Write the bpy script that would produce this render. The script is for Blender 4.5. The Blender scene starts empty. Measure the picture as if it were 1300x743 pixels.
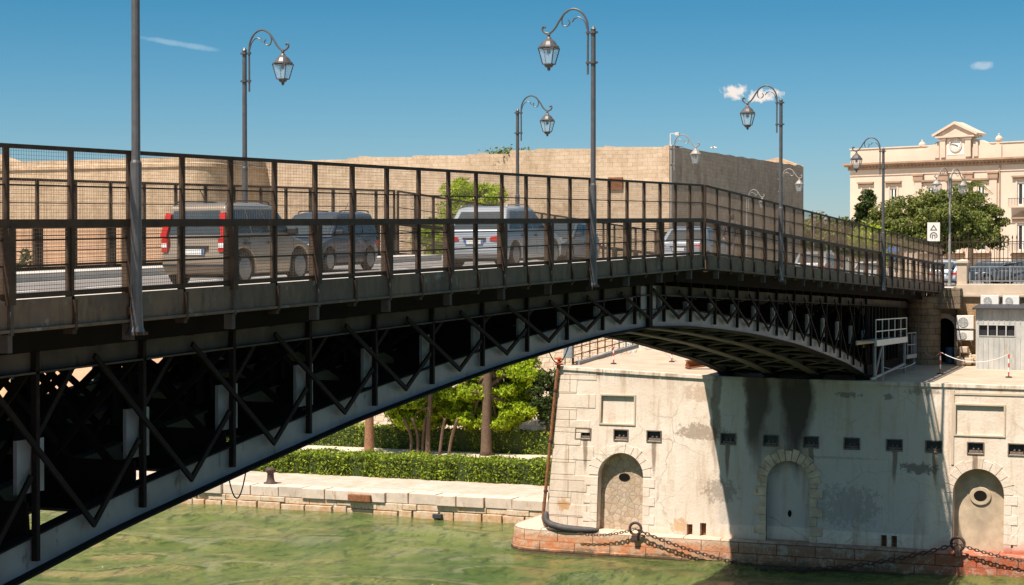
import bpy, bmesh, math, random
import numpy as np
from mathutils import Vector, Matrix
R = math.radians
SC = bpy.context.scene
COL = SC.collection

# ---------------------------------------------------------------- camera, world, sun, exposure
# x runs along the bridge (0 = the joint between the two arms), y across the bridge, away from the
# camera's side, z up with the water at 0.
CAMP = (-54.21, -15.96, 14.5)
cam = bpy.data.cameras.new('camera'); camo = bpy.data.objects.new('camera', cam); COL.objects.link(camo)
cam.sensor_width = 36; cam.lens = 2300 / 1300 * 36; cam.clip_start = .3; cam.clip_end = 4000
fw = Vector((.9243, .3817, -math.tan(R(.785)) * 1.0)).normalized()
camo.location = CAMP; camo.rotation_euler = fw.to_track_quat('-Z', 'Y').to_euler()
SC.camera = camo

w = bpy.data.worlds.new('World'); SC.world = w; w.use_nodes = True
nt = w.node_tree; nt.nodes.clear()
TOSUN = Vector((-.5, .2, 1.0)).normalized()
SKYROT = math.atan2(TOSUN.x, TOSUN.y)
def N(t, ty, **kw):
    n = t.nodes.new(ty)
    for k, v in kw.items(): setattr(n, k, v)
    return n
sky = N(nt, 'ShaderNodeTexSky', sky_type='NISHITA'); sky.sun_disc = False
sky.sun_elevation = math.asin(TOSUN.z); sky.sun_rotation = SKYROT
sky.altitude = 0; sky.air_density = 1.0; sky.dust_density = 0.3; sky.ozone_density = 3.0
bg = N(nt, 'ShaderNodeBackground'); bg.inputs[1].default_value = .10
out = N(nt, 'ShaderNodeOutputWorld')
tc = N(nt, 'ShaderNodeTexCoord')
# deeper, teal blue low in the sky; warm fill tint added higher up
gam = N(nt, 'ShaderNodeGamma'); gam.inputs[1].default_value = 1.0
hs = N(nt, 'ShaderNodeHueSaturation'); hs.inputs['Saturation'].default_value = 1.15; hs.inputs['Hue'].default_value = .49
nt.links.new(sky.outputs[0], hs.inputs['Color'])
sx = N(nt, 'ShaderNodeSeparateXYZ'); nt.links.new(tc.outputs['Generated'], sx.inputs[0])
def wmath(op, a, b=None, c=None):
    n = N(nt, 'ShaderNodeMath', operation=op)
    for i, v in enumerate((a, b, c)):
        if v is None: continue
        if isinstance(v, (int, float)): n.inputs[i].default_value = v
        else: nt.links.new(v, n.inputs[i])
    return n.outputs[0]
def sky_dir(px, y):          # a direction on the sky
    x = (px - 650) / 2300; z = -(y - 340) / 2300
    v = Vector((x * .3817 + .9243, -x * .9243 + .3817, z)).normalized(); return v
tz = N(nt, 'ShaderNodeMapRange'); tz.inputs[1].default_value = 0; tz.inputs[2].default_value = .8
nt.links.new(sx.outputs[2], tz.inputs[0])
mt = N(nt, 'ShaderNodeMix', data_type='RGBA', blend_type='MULTIPLY'); mt.inputs[0].default_value = 1
cr = N(nt, 'ShaderNodeValToRGB'); cr.color_ramp.elements[0].color = (.44, .49, .60, 1); cr.color_ramp.elements[1].color = (.135, .365, .45, 1); cr.color_ramp.elements[1].position = .2
e_ = cr.color_ramp.elements.new(.5); e_.color = (1.05, .83, .64, 1)  # unseen upper sky made warm, added as fill for the shaded sides
nt.links.new(tz.outputs[0], cr.inputs[0])
nt.links.new(hs.outputs[0], mt.inputs[6]); nt.links.new(cr.outputs[0], mt.inputs[7])
def cloud(prev, pts, wdt, hgt, col, amt, nscale, thr, rot=0.0):
    """small far clouds: soft ellipses in direction space broken by noise"""
    for (px, y, sw, sh) in pts:
        c = sky_dir(px, y)
        sub = N(nt, 'ShaderNodeVectorMath', operation='SUBTRACT'); nt.links.new(tc.outputs['Generated'], sub.inputs[0]); sub.inputs[1].default_value = c
        right = Vector((c.y, -c.x, 0)).normalized(); up = Vector((0, 0, 1))
        ca, sa = math.cos(rot), math.sin(rot)
        r2 = right * ca + up * sa; u2 = up * ca - right * sa
        d1 = N(nt, 'ShaderNodeVectorMath', operation='DOT_PRODUCT'); nt.links.new(sub.outputs[0], d1.inputs[0]); d1.inputs[1].default_value = r2 / (wdt * sw)
        d2 = N(nt, 'ShaderNodeVectorMath', operation='DOT_PRODUCT'); nt.links.new(sub.outputs[0], d2.inputs[0]); d2.inputs[1].default_value = u2 / (hgt * sh)
        q = wmath('ADD', wmath('MULTIPLY', d1.outputs['Value'], d1.outputs['Value']), wmath('MULTIPLY', d2.outputs['Value'], d2.outputs['Value']))
        no = N(nt, 'ShaderNodeTexNoise'); no.inputs['Scale'].default_value = nscale; no.inputs['Detail'].default_value = 5
        nt.links.new(tc.outputs['Generated'], no.inputs['Vector'])
        m = wmath('SUBTRACT', wmath('ADD', 1.0, wmath('MULTIPLY', wmath('SUBTRACT', no.outputs['Fac'], .5), thr)), q)
        mr = N(nt, 'ShaderNodeMapRange'); mr.inputs[1].default_value = 0; mr.inputs[2].default_value = .9; nt.links.new(m, mr.inputs[0])
        mm = wmath('MULTIPLY', mr.outputs[0], amt)
        mx = N(nt, 'ShaderNodeMix', data_type='RGBA'); nt.links.new(mm, mx.inputs[0]); nt.links.new(prev, mx.inputs[6]); mx.inputs[7].default_value = col
        prev = mx.outputs[2]
    return prev
cc = mt.outputs[2]
cc = cloud(cc, [(931, 117, 1, 1), (968, 122, 1.3, .85)], 20 / 2300, 10 / 2300, (6.0, 5.2, 4.6, 1), .85, 300, 3.4)
cc = cloud(cc, [(232, 57, 1, 1)], 60 / 2300, 4.2 / 2300, (4.2, 5.0, 5.4, 1), .24, 120, 2.0, rot=-.14)
cc = cloud(cc, [(1247, 84, 1, 1)], 16 / 2300, 6 / 2300, (5, 5, 5, 1), .35, 200, 1.6)
nt.links.new(cc, bg.inputs[0]); nt.links.new(bg.outputs[0], out.inputs[0])

sun = bpy.data.lights.new('sun', 'SUN'); suno = bpy.data.objects.new('sun', sun); COL.objects.link(suno)
sun.energy = 4.6; sun.angle = R(.53); sun.color = (1, .89, .775)
suno.location = (-30, 10, 60); suno.rotation_euler = TOSUN.to_track_quat('Z', 'Y').to_euler()
vs = SC.view_settings; vs.view_transform = 'Standard'; vs.look = 'None'; vs.gamma = 1; vs.use_curve_mapping = False
vs.exposure = .85
SC.cycles.max_bounces = 8; SC.cycles.transparent_max_bounces = 24

# ---------------------------------------------------------------- placing helpers
def ray(px):
    x = (px - 650) / 2300; return (x * .3817 + .9243, -x * .9243 + .3817)
def at(px, s=None, d=None, Y=None):
    r = ray(px)
    if s is not None: Y = (s - CAMP[0]) / r[0]
    if d is not None: Y = (d - CAMP[1]) / r[1]
    return CAMP[0] + Y * r[0], CAMP[1] + Y * r[1], Y
def zy(y, Y): return 14.5 - (y - 340) / 2300 * Y

# ---------------------------------------------------------------- object helpers
def tag(o, label=None, cat=None, group=None, kind=None):
    if label: o['label'] = label
    if cat: o['category'] = cat
    if group: o['group'] = group
    if kind: o['kind'] = kind
    return o
def empty(name, loc, label, cat, group=None, rz=0):
    o = bpy.data.objects.new(name, None); COL.objects.link(o); o.location = loc; o.rotation_euler.z = rz
    o.empty_display_size = .2
    return tag(o, label, cat, group)
def rootloc(o):
    v = Vector((0, 0, 0))
    while o is not None: v += o.location; o = o.parent
    return v
class MB:
    def __init__(s): s.v = []; s.f = []; s.mi = []; s.m = 0
    def add(s, vs, fs):
        b = len(s.v); s.v += [tuple(v) for v in vs]
        for f in fs: s.f.append(tuple(i + b for i in f)); s.mi.append(s.m)
        return s
    def box(s, x0, x1, y0, y1, z0, z1):
        return s.add([(x0, y0, z0), (x1, y0, z0), (x1, y1, z0), (x0, y1, z0), (x0, y0, z1), (x1, y0, z1), (x1, y1, z1), (x0, y1, z1)],
                     [(0, 3, 2, 1), (4, 5, 6, 7), (0, 1, 5, 4), (1, 2, 6, 5), (2, 3, 7, 6), (3, 0, 4, 7)])
    def bar(s, p, q, w, h=None, up=(0, 0, 1)):
        """square bar from p to q, w across, h along 'up'"""
        h = h or w; p = Vector(p); q = Vector(q); t = (q - p).normalized(); up = Vector(up)
        if abs(t.dot(up)) > .98: up = Vector((1, 0, 0)) if abs(t.x) < .9 else Vector((0, 1, 0))
        a = t.cross(up).normalized() * w / 2; b = a.cross(t).normalized() * h / 2
        vs_ = [p - a - b, p + a - b, p + a + b, p - a + b, q - a - b, q + a - b, q + a + b, q - a + b]
        return s.add(vs_, [(0, 1, 2, 3), (7, 6, 5, 4), (0, 4, 5, 1), (1, 5, 6, 2), (2, 6, 7, 3), (3, 7, 4, 0)])
    def tube(s, pts, r, n=8, caps=True):
        pts = [Vector(p) for p in pts]; rs = r if isinstance(r, (list, tuple)) else [r] * len(pts)
        rings = []; prev = None
        for i, p in enumerate(pts):
            t = (pts[min(i + 1, len(pts) - 1)] - pts[max(i - 1, 0)]).normalized()
            if prev is None:
                a = t.cross(Vector((0, 0, 1)))
                if a.length < .05: a = t.cross(Vector((1, 0, 0)))
                a.normalize()
            else:
                a = (prev - t * prev.dot(t)).normalized()
            prev = a; b = t.cross(a)
            rings.append([p + (a * math.cos(k * 2 * math.pi / n) + b * math.sin(k * 2 * math.pi / n)) * rs[i] for k in range(n)])
        vs_ = [v for rg in rings for v in rg]; fs = []
        for i in range(len(pts) - 1):
            for k in range(n):
                fs.append((i * n + k, i * n + (k + 1) % n, (i + 1) * n + (k + 1) % n, (i + 1) * n + k))
        if caps: fs += [tuple(range(n))[::-1], tuple(range((len(pts) - 1) * n, len(pts) * n))]
        return s.add(vs_, fs)
    def lathe(s, prof, c=(0, 0, 0), n=16, a0=0):
        """profile (r,z) turned about z"""
        vs_ = [(c[0] + r * math.cos(a0 + k * 2 * math.pi / n), c[1] + r * math.sin(a0 + k * 2 * math.pi / n), c[2] + z) for r, z in prof for k in range(n)]
        fs = [(i * n + k, i * n + (k + 1) % n, (i + 1) * n + (k + 1) % n, (i + 1) * n + k) for i in range(len(prof) - 1) for k in range(n)]
        fs += [tuple(range(n))[::-1], tuple(range((len(prof) - 1) * n, len(prof) * n))]
        return s.add(vs_, fs)
    def prism(s, poly, a, b, f):
        """polygon of 2-D points mapped by f(u,v,t) at t=a and t=b"""
        n = len(poly)
        vs_ = [f(u, v, a) for u, v in poly] + [f(u, v, b) for u, v in poly]
        fs = [tuple(range(n))[::-1], tuple(range(n, 2 * n))] + [(i, (i + 1) % n, n + (i + 1) % n, n + i) for i in range(n)]
        return s.add(vs_, fs)
    def build(s, name, mat, parent=None, world=True, smooth=False, bevel=0, label=None, fixn=True):
        me = bpy.data.meshes.new(name)
        vv = s.v
        if parent is not None and world:
            L = rootloc(parent); vv = [(v[0] - L.x, v[1] - L.y, v[2] - L.z) for v in vv]
        me.from_pydata(vv, [], s.f)
        for m_ in (mat if isinstance(mat, (list, tuple)) else [mat]): me.materials.append(m_)
        if any(s.mi):
            for p, i in zip(me.polygons, s.mi): p.material_index = i
        if fixn and len(s.f) < 60000:
            bm = bmesh.new(); bm.from_mesh(me); bmesh.ops.recalc_face_normals(bm, faces=bm.faces); bm.to_mesh(me); bm.free()
        if smooth:
            for p in me.polygons: p.use_smooth = True
        o = bpy.data.objects.new(name, me); COL.objects.link(o)
        if parent is not None: o.parent = parent
        if bevel:
            md = o.modifiers.new('bevel', 'BEVEL'); md.width = bevel; md.segments = 2; md.limit_method = 'ANGLE'; md.angle_limit = R(40)
        if label: o['label'] = label
        return o
def holed(mb, outer, holes, f, t=0.0, depth=None):
    """flat sheet with holes in (u,v), mapped by f(u,v,t); returns; hole reveals go from t to t+depth"""
    bm = bmesh.new(); es = []
    loops = [outer] + holes
    for lp in loops:
        vs_ = [bm.verts.new((u, v, 0)) for u, v in lp]
        for i in range(len(vs_)): es.append(bm.edges.new((vs_[i], vs_[(i + 1) % len(vs_)])))
    bmesh.ops.triangle_fill(bm, use_beauty=True, use_dissolve=False, edges=es)
    bm.verts.ensure_lookup_table(); bm.verts.index_update()
    mb.add([f(v.co.x, v.co.y, t) for v in bm.verts], [tuple(v.index for v in fc.verts) for fc in bm.faces])
    bm.free()
    if depth:
        for lp in holes:
            n = len(lp)
            mb.add([f(u, v, t) for u, v in lp] + [f(u, v, t + depth) for u, v in lp], [(i, (i + 1) % n, n + (i + 1) % n, n + i) for i in range(n)])
def rect(u0, u1, v0, v1): return [(u0, v0), (u1, v0), (u1, v1), (u0, v1)]
def arch(u0, u1, v0, v1, n=14, rise=None):
    """v1 is the crown; semicircle or segment on top"""
    c = (u0 + u1) / 2; r = (u1 - u0) / 2; h = rise or r
    return [(u0, v0), (u1, v0)] + [(c + r * math.cos(a), v1 - h + h * math.sin(a)) for a in [math.pi * i / n for i in range(n + 1)]]

# ---------------------------------------------------------------- materials
MAT = {}
def newmat(name):
    m = bpy.data.materials.new(name); m.use_nodes = True; t = m.node_tree
    b = t.nodes['Principled BSDF']; MAT[name] = m
    return m, t, b
def L(t, a, b): t.links.new(a, b)
def ramp(t, fac, stops):
    r = N(t, 'ShaderNodeValToRGB'); e = r.color_ramp.elements
    while len(e) < len(stops): e.new(.5)
    for i, (p, c) in enumerate(stops):
        e[i].position = p; e[i].color = (*c, 1) if len(c) == 3 else c
    L(t, fac, r.inputs[0]); return r.outputs[0]
def noise(t, scale, detail=5, rough=.6, vec=None, stretch=None):
    if vec is None:
        c = N(t, 'ShaderNodeTexCoord'); g = N(t, 'ShaderNodeNewGeometry'); vec = g.outputs['Position']
    if stretch:
        mp = N(t, 'ShaderNodeMapping'); mp.inputs['Scale'].default_value = stretch; L(t, vec, mp.inputs[0]); vec = mp.outputs[0]
    n = N(t, 'ShaderNodeTexNoise'); n.inputs['Scale'].default_value = scale; n.inputs['Detail'].default_value = detail; n.inputs['Roughness'].default_value = rough
    L(t, vec, n.inputs['Vector']); return n.outputs['Fac']
def mixc(t, fac, a, b, mode='MIX'):
    m = N(t, 'ShaderNodeMix', data_type='RGBA', blend_type=mode)
    for i, v in ((0, fac), (6, a), (7, b)):
        if isinstance(v, (int, float)): m.inputs[i].default_value = v
        elif isinstance(v, (tuple, list)): m.inputs[i].default_value = (*v, 1)
        else: L(t, v, m.inputs[i])
    return m.outputs[2]
def math_(t, op, a, b=None, clamp=False):
    n = N(t, 'ShaderNodeMath', operation=op); n.use_clamp = clamp
    for i, v in enumerate((a, b)):
        if v is None: continue
        if isinstance(v, (int, float)): n.inputs[i].default_value = v
        else: L(t, v, n.inputs[i])
    return n.outputs[0]
def bump(t, b, h, strength=.3, dist=.02):
    n = N(t, 'ShaderNodeBump'); n.inputs['Strength'].default_value = strength; n.inputs['Distance'].default_value = dist
    L(t, h, n.inputs['Height']); L(t, n.outputs[0], b.inputs['Normal'])
def simple(name, col, rough=.6, metal=0, var=.25, scale=3, rust=0, spec=.5, bmp=0, rustcol=(.16, .06, .025), coat=0):
    m, t, b = newmat(name)
    f = noise(t, scale, 6)
    c = mixc(t, ramp(t, f, [(.3, (0, 0, 0)), (.7, (1, 1, 1))]), tuple(x * (1 - var) for x in col), tuple(min(1, x * (1 + var)) for x in col))
    if rust:
        g = noise(t, scale * 2.3, 8, .7, stretch=(1, 1, .45))
        c = mixc(t, ramp(t, g, [(.62 - rust * .3, (0, 0, 0)), (.72 - rust * .3, (1, 1, 1))]), c, rustcol)
    L(t, c, b.inputs['Base Color']); b.inputs['Roughness'].default_value = rough; b.inputs['Metallic'].default_value = metal
    b.inputs['Specular IOR Level'].default_value = spec; b.inputs['Coat Weight'].default_value = coat
    if bmp: bump(t, b, noise(t, scale * 8, 4), .4, bmp)
    return m
def wallvec(t, axis, rough=0.0):
    g = N(t, 'ShaderNodeNewGeometry'); s = N(t, 'ShaderNodeSeparateXYZ'); L(t, g.outputs['Position'], s.inputs[0])
    c = N(t, 'ShaderNodeCombineXYZ')
    if axis == 'y': L(t, s.outputs[1], c.inputs[0])
    elif axis == 'x': L(t, s.outputs[0], c.inputs[0])
    else: L(t, math_(t, 'ADD', s.outputs[0], s.outputs[1]), c.inputs[0])
    L(t, s.outputs[2] if axis != 'top' else s.outputs[1], c.inputs[1])
    if axis == 'top': L(t, s.outputs[0], c.inputs[0]) if False else None
    return c.outputs[0], s
def stone(name, axis, c1, c2, mortar, bw, rh, msize=.02, var=.35, stain=None, stain_amt=.4, bstr=.5, warp=.06, big=.12):
    m, t, b = newmat(name)
    v, s = wallvec(t, axis)
    # slightly wavy courses
    nz = N(t, 'ShaderNodeTexNoise'); nz.inputs['Scale'].default_value = .7; nz.inputs['Detail'].default_value = 3; L(t, v, nz.inputs['Vector'])
    vs2 = N(t, 'ShaderNodeVectorMath', operation='SUBTRACT'); L(t, nz.outputs['Color'], vs2.inputs[0]); vs2.inputs[1].default_value = (.5, .5, .5)
    vm = N(t, 'ShaderNodeVectorMath', operation='SCALE'); L(t, vs2.outputs[0], vm.inputs[0]); vm.inputs[3].default_value = warp * 4
    va = N(t, 'ShaderNodeVectorMath', operation='ADD'); L(t, v, va.inputs[0]); L(t, vm.outputs[0], va.inputs[1])
    br = N(t, 'ShaderNodeTexBrick'); br.inputs['Scale'].default_value = 1; br.inputs['Brick Width'].default_value = bw; br.inputs['Row Height'].default_value = rh
    br.inputs['Mortar Size'].default_value = msize; br.inputs['Mortar Smooth'].default_value = .4; br.inputs['Bias'].default_value = -.1
    br.inputs['Color1'].default_value = (*c1, 1); br.inputs['Color2'].default_value = (*c2, 1); br.inputs['Mortar'].default_value = (*mortar, 1)
    L(t, va.outputs[0], br.inputs['Vector'])
    c = br.outputs['Color']
    n1 = noise(t, big, 8, .62); n2 = noise(t, 1.3, 8, .7); n3 = noise(t, 14, 5, .7)
    c = mixc(t, .8, c, ramp(t, n1, [(.3, (1 - var, 1 - var, 1 - var * 1.15)), (.7, (1.0, 1.0, 1.0))]), 'MULTIPLY')
    c = mixc(t, .7, c, ramp(t, n2, [(.3, (1 - var, 1 - var * 1.05, 1 - var * 1.2)), (.62, (1.0, 1.0, 1.0))]), 'MULTIPLY')
    c = mixc(t, .6, c, ramp(t, n3, [(.32, (.62, .6, .58)), (.6, (1, 1, 1))]), 'MULTIPLY')
    ne = noise(t, .45, 10, .78); c = mixc(t, .75, c, ramp(t, ne, [(.36, (.66, .60, .54)), (.47, (1, 1, 1)), (.58, (1, 1, 1)), (.68, (.80, .76, .70))]), 'MULTIPLY')
    if name == 'tower_stone':
        c = mixc(t, math_(t, 'MULTIPLY', math_(t, 'MULTIPLY', math_(t, 'SUBTRACT', math_(t, 'ADD', 18.2, math_(t, 'MULTIPLY', n2, 1.2)), s.outputs[2]), 1.2, True), .8), c, mixc(t, n3, (.62, .30, .17), (.72, .50, .34)))
    if stain:
        ns = noise(t, .55, 7, .7, stretch=(1.6, 1.6, .35))
        c = mixc(t, math_(t, 'MULTIPLY', ramp(t, ns, [(.5, (0, 0, 0)), (.68, (1, 1, 1))]), stain_amt), c, stain)
    L(t, c, b.inputs['Base Color']); b.inputs['Roughness'].default_value = .92; b.inputs['Specular IOR Level'].default_value = .2
    hgt = math_(t, 'ADD', math_(t, 'MULTIPLY', br.outputs['Fac'], -.7), math_(t, 'MULTIPLY', n3, .6))
    bump(t, b, hgt, bstr, .06)
    return m

stone('castle_stone', 'y', (.68, .51, .36), (.77, .60, .45), (.52, .39, .28), .85, .33, .016, .24, stain=(.30, .20, .12), stain_amt=.4, bstr=.5)
stone('castle_side', 'x', (.76, .55, .40), (.84, .64, .49), (.60, .44, .32), .85, .33, .016, .34, stain=(.36, .25, .175), stain_amt=.8, bstr=.5)
stone('castle_scarp', 'y', (.60, .48, .37), (.68, .56, .45), (.44, .34, .25), .8, .42, .03, .34, stain=(.33, .25, .18), stain_amt=.45, bstr=1, warp=.14)
stone('tower_stone', 'y', (.70, .51, .35), (.76, .58, .42), (.55, .40, .28), .6, .28, .014, .26, stain=(.25, .165, .10), stain_amt=.5, bstr=.5)
stone('quay_stone', 'y', (.60, .52, .43), (.70, .62, .53), (.30, .22, .16), 1.5, .52, .03, .3, stain=(.45, .25, .12), stain_amt=.3, bstr=1, warp=.07)
stone('abutment_stone', 'y', (.30, .235, .165), (.38, .30, .22), (.18, .13, .09), .7, .34, .02, .4, stain=(.13, .10, .075), stain_amt=.7, bstr=.8)
stone('orange_brick', 'y', (.48, .27, .12), (.55, .36, .19), (.45, .36, .26), .3, .1, .012, .35, stain=(.5, .42, .32), stain_amt=.5, bstr=.6)
simple('palazzo_plaster', (.63, .515, .405), .9, var=.07, scale=.3, bmp=.01)
simple('palazzo_trim', (.62, .48, .375), .9, var=.09, scale=.9)
simple('palazzo_cornice', (.36, .24, .16), .9, var=.15, scale=.9)
simple('clock_face', (.78, .72, .64), .6, var=.04)
simple('shutter_white', (.75, .72, .66), .6, var=.05)
simple('window_dark', (.035, .035, .04), .15, var=.2, spec=.6)
simple('bridge_steel', (.20, .21, .225), .5, var=.22, scale=1.2, rust=.14, bmp=.003, rustcol=(.09, .06, .045))
simple('bridge_dark', (.014, .011, .010), .8, var=.35, scale=2, rust=.1, rustcol=(.03, .018, .012), spec=.15)
simple('shade_black', (.011, .009, .008), .9, var=.3, scale=1, spec=.08)  # shade inside the bridge and in openings, put into the colour
simple('chord_brown', (.085, .072, .062), .8, var=.35, scale=1.5, rust=.15, rustcol=(.05, .035, .025), spec=.15)
simple('rib_inner', (.075, .065, .055), .7, var=.3, scale=1.5)
simple('rail_brown', (.048, .029, .018), .65, var=.35, scale=4, rust=.15, rustcol=(.085, .048, .028), spec=.22)
simple('rail_mesh', (.20, .145, .10), .7, var=.25, scale=4)
simple('tread_edge', (.55, .52, .47), .8, var=.1, scale=2)
simple('asphalt', (.17, .155, .145), .9, var=.16, scale=2.5, bmp=.004)
simple('pavement', (.52, .47, .42), .9, var=.12, scale=1.2, bmp=.004)
simple('kerb', (.22, .19, .16), .9, var=.2, scale=2)
simple('road_paint', (.75, .73, .68), .8, var=.08, scale=6)
simple('terrace_floor', (.44, .35, .26), .95, var=.17, scale=.8, bmp=.01)
simple('quay_floor', (.52, .43, .355), .95, var=.13, scale=.9, bmp=.01)
simple('quay_coping', (.58, .48, .39), .9, var=.2, scale=1.3, rust=.12, rustcol=(.42, .27, .16), bmp=.012)
simple('path_gravel', (.56, .47, .36), .95, var=.15, scale=3, bmp=.01)
simple('soil', (.20, .15, .09), .95, var=.25, scale=2)
simple('lamp_metal', (.105, .10, .10), .45, metal=.3, var=.18, scale=6)
simple('lamp_metal_pale', (.30, .27, .24), .5, metal=.2, var=.15, scale=6)
simple('rust', (.22, .085, .035), .85, var=.45, scale=9, bmp=.006)
simple('rust_red', (.42, .07, .025), .8, var=.35, scale=9)
simple('chain_metal', (.055, .035, .028), .75, var=.45, scale=12, rust=.25, rustcol=(.17, .06, .025))
simple('grey_metal', (.23, .25, .27), .5, var=.2, scale=5)
simple('white_metal', (.55, .55, .53), .5, var=.1, scale=5)
simple('dark_metal', (.04, .04, .045), .6, var=.2, scale=5)
simple('plastic_white', (.72, .70, .65), .5, var=.06, scale=5)
simple('post_white', (.78, .76, .72), .6, var=.06, scale=8)
simple('post_red', (.55, .06, .03), .6, var=.15, scale=8)
simple('barrel_blue', (.05, .12, .2), .5, var=.2, scale=5)
simple('bark', (.11, .07, .045), .95, var=.35, scale=8, bmp=.02)
simple('bark_red', (.23, .115, .06), .95, var=.35, scale=6, bmp=.02)
simple('rubber_grey', (.06, .055, .055), .7, var=.3, scale=4)
simple('niche_stone', (.56, .42, .29), .92, var=.3, scale=1.3, rust=.2, rustcol=(.40, .23, .12), bmp=.012)
simple('scupper_iron', (.16, .12, .09), .8, var=.4, scale=9, rust=.2, rustcol=(.10, .06, .04))
simple('cap_stone', (.54, .435, .325), .9, var=.12, scale=1.5)
simple('seagull_white', (.8, .8, .78), .7, var=.03)
simple('sign_white', (.78, .74, .68), .5, var=.03)
simple('sign_black', (.06, .04, .035), .6, var=.05)
simple('sign_blue', (.01, .17, .50), .4, var=.05)
simple('rubber', (.02, .02, .02), .8, var=.2, scale=8)
simple('hubcap', (.24, .24, .24), .35, metal=.5, var=.1)
simple('tail_red', (.50, .02, .012), .25, var=.05)
simple('lamp_clear', (.75, .75, .74), .15, var=.03)
simple('number_plate', (.75, .75, .72), .5, var=.12, scale=60)
simple('plate_blue', (.03, .13, .42), .5)
simple('skin', (.45, .26, .18), .6, var=.05)
simple('hair_dark', (.03, .02, .015), .6)
simple('coat_dark', (.06, .05, .05), .85, var=.2, scale=8)
simple('black_trim', (.025, .025, .027), .5, var=.15)
def paint(name, col, metal=.35):
    m, t, b = newmat(name)
    f = noise(t, 1.5, 4)
    L(t, mixc(t, f, tuple(x * .88 for x in col), tuple(min(1, x * 1.08) for x in col)), b.inputs['Base Color'])
    b.inputs['Roughness'].default_value = .32; b.inputs['Metallic'].default_value = metal; b.inputs['Coat Weight'].default_value = .6; b.inputs['Coat Roughness'].default_value = .08
    return m
paint('paint_champagne', (.36, .275, .20)); paint('paint_slate', (.05, .065, .085)); paint('paint_silver', (.40, .43, .46))
paint('paint_graphite', (.13, .14, .155)); paint('paint_white', (.74, .74, .74), .05); paint('paint_grey', (.30, .30, .31)); paint('paint_blue', (.03, .16, .38), .1)
m, t, b = newmat('car_glass'); b.inputs['Base Color'].default_value = (.05, .06, .065, 1); b.inputs['Roughness'].default_value = .05; b.inputs['Specular IOR Level'].default_value = .8
m, t, b = newmat('lamp_glass'); b.inputs['Base Color'].default_value = (.9, .93, .95, 1); b.inputs['Roughness'].default_value = .1; b.inputs['Alpha'].default_value = .22
# striped / stained bridge edge beam
m, t, b = newmat('fascia')
f = noise(t, .9, 7, .65); g = noise(t, 3.2, 6, .7, stretch=(1, 1, .3))
c = mixc(t, ramp(t, f, [(.38, (0, 0, 0)), (.6, (1, 1, 1))]), (.085, .063, .047), (.15, .10, .062))
c = mixc(t, ramp(t, g, [(.5, (0, 0, 0)), (.66, (1, 1, 1))]), c, (.065, .045, .03))
h = noise(t, 1.7, 6, .7); c = mixc(t, ramp(t, h, [(.6, (0, 0, 0)), (.68, (1, 1, 1))]), c, (.21, .20, .19))
L(t, c, b.inputs['Base Color']); b.inputs['Roughness'].default_value = .8; bump(t, b, g, .3, .01)
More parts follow.
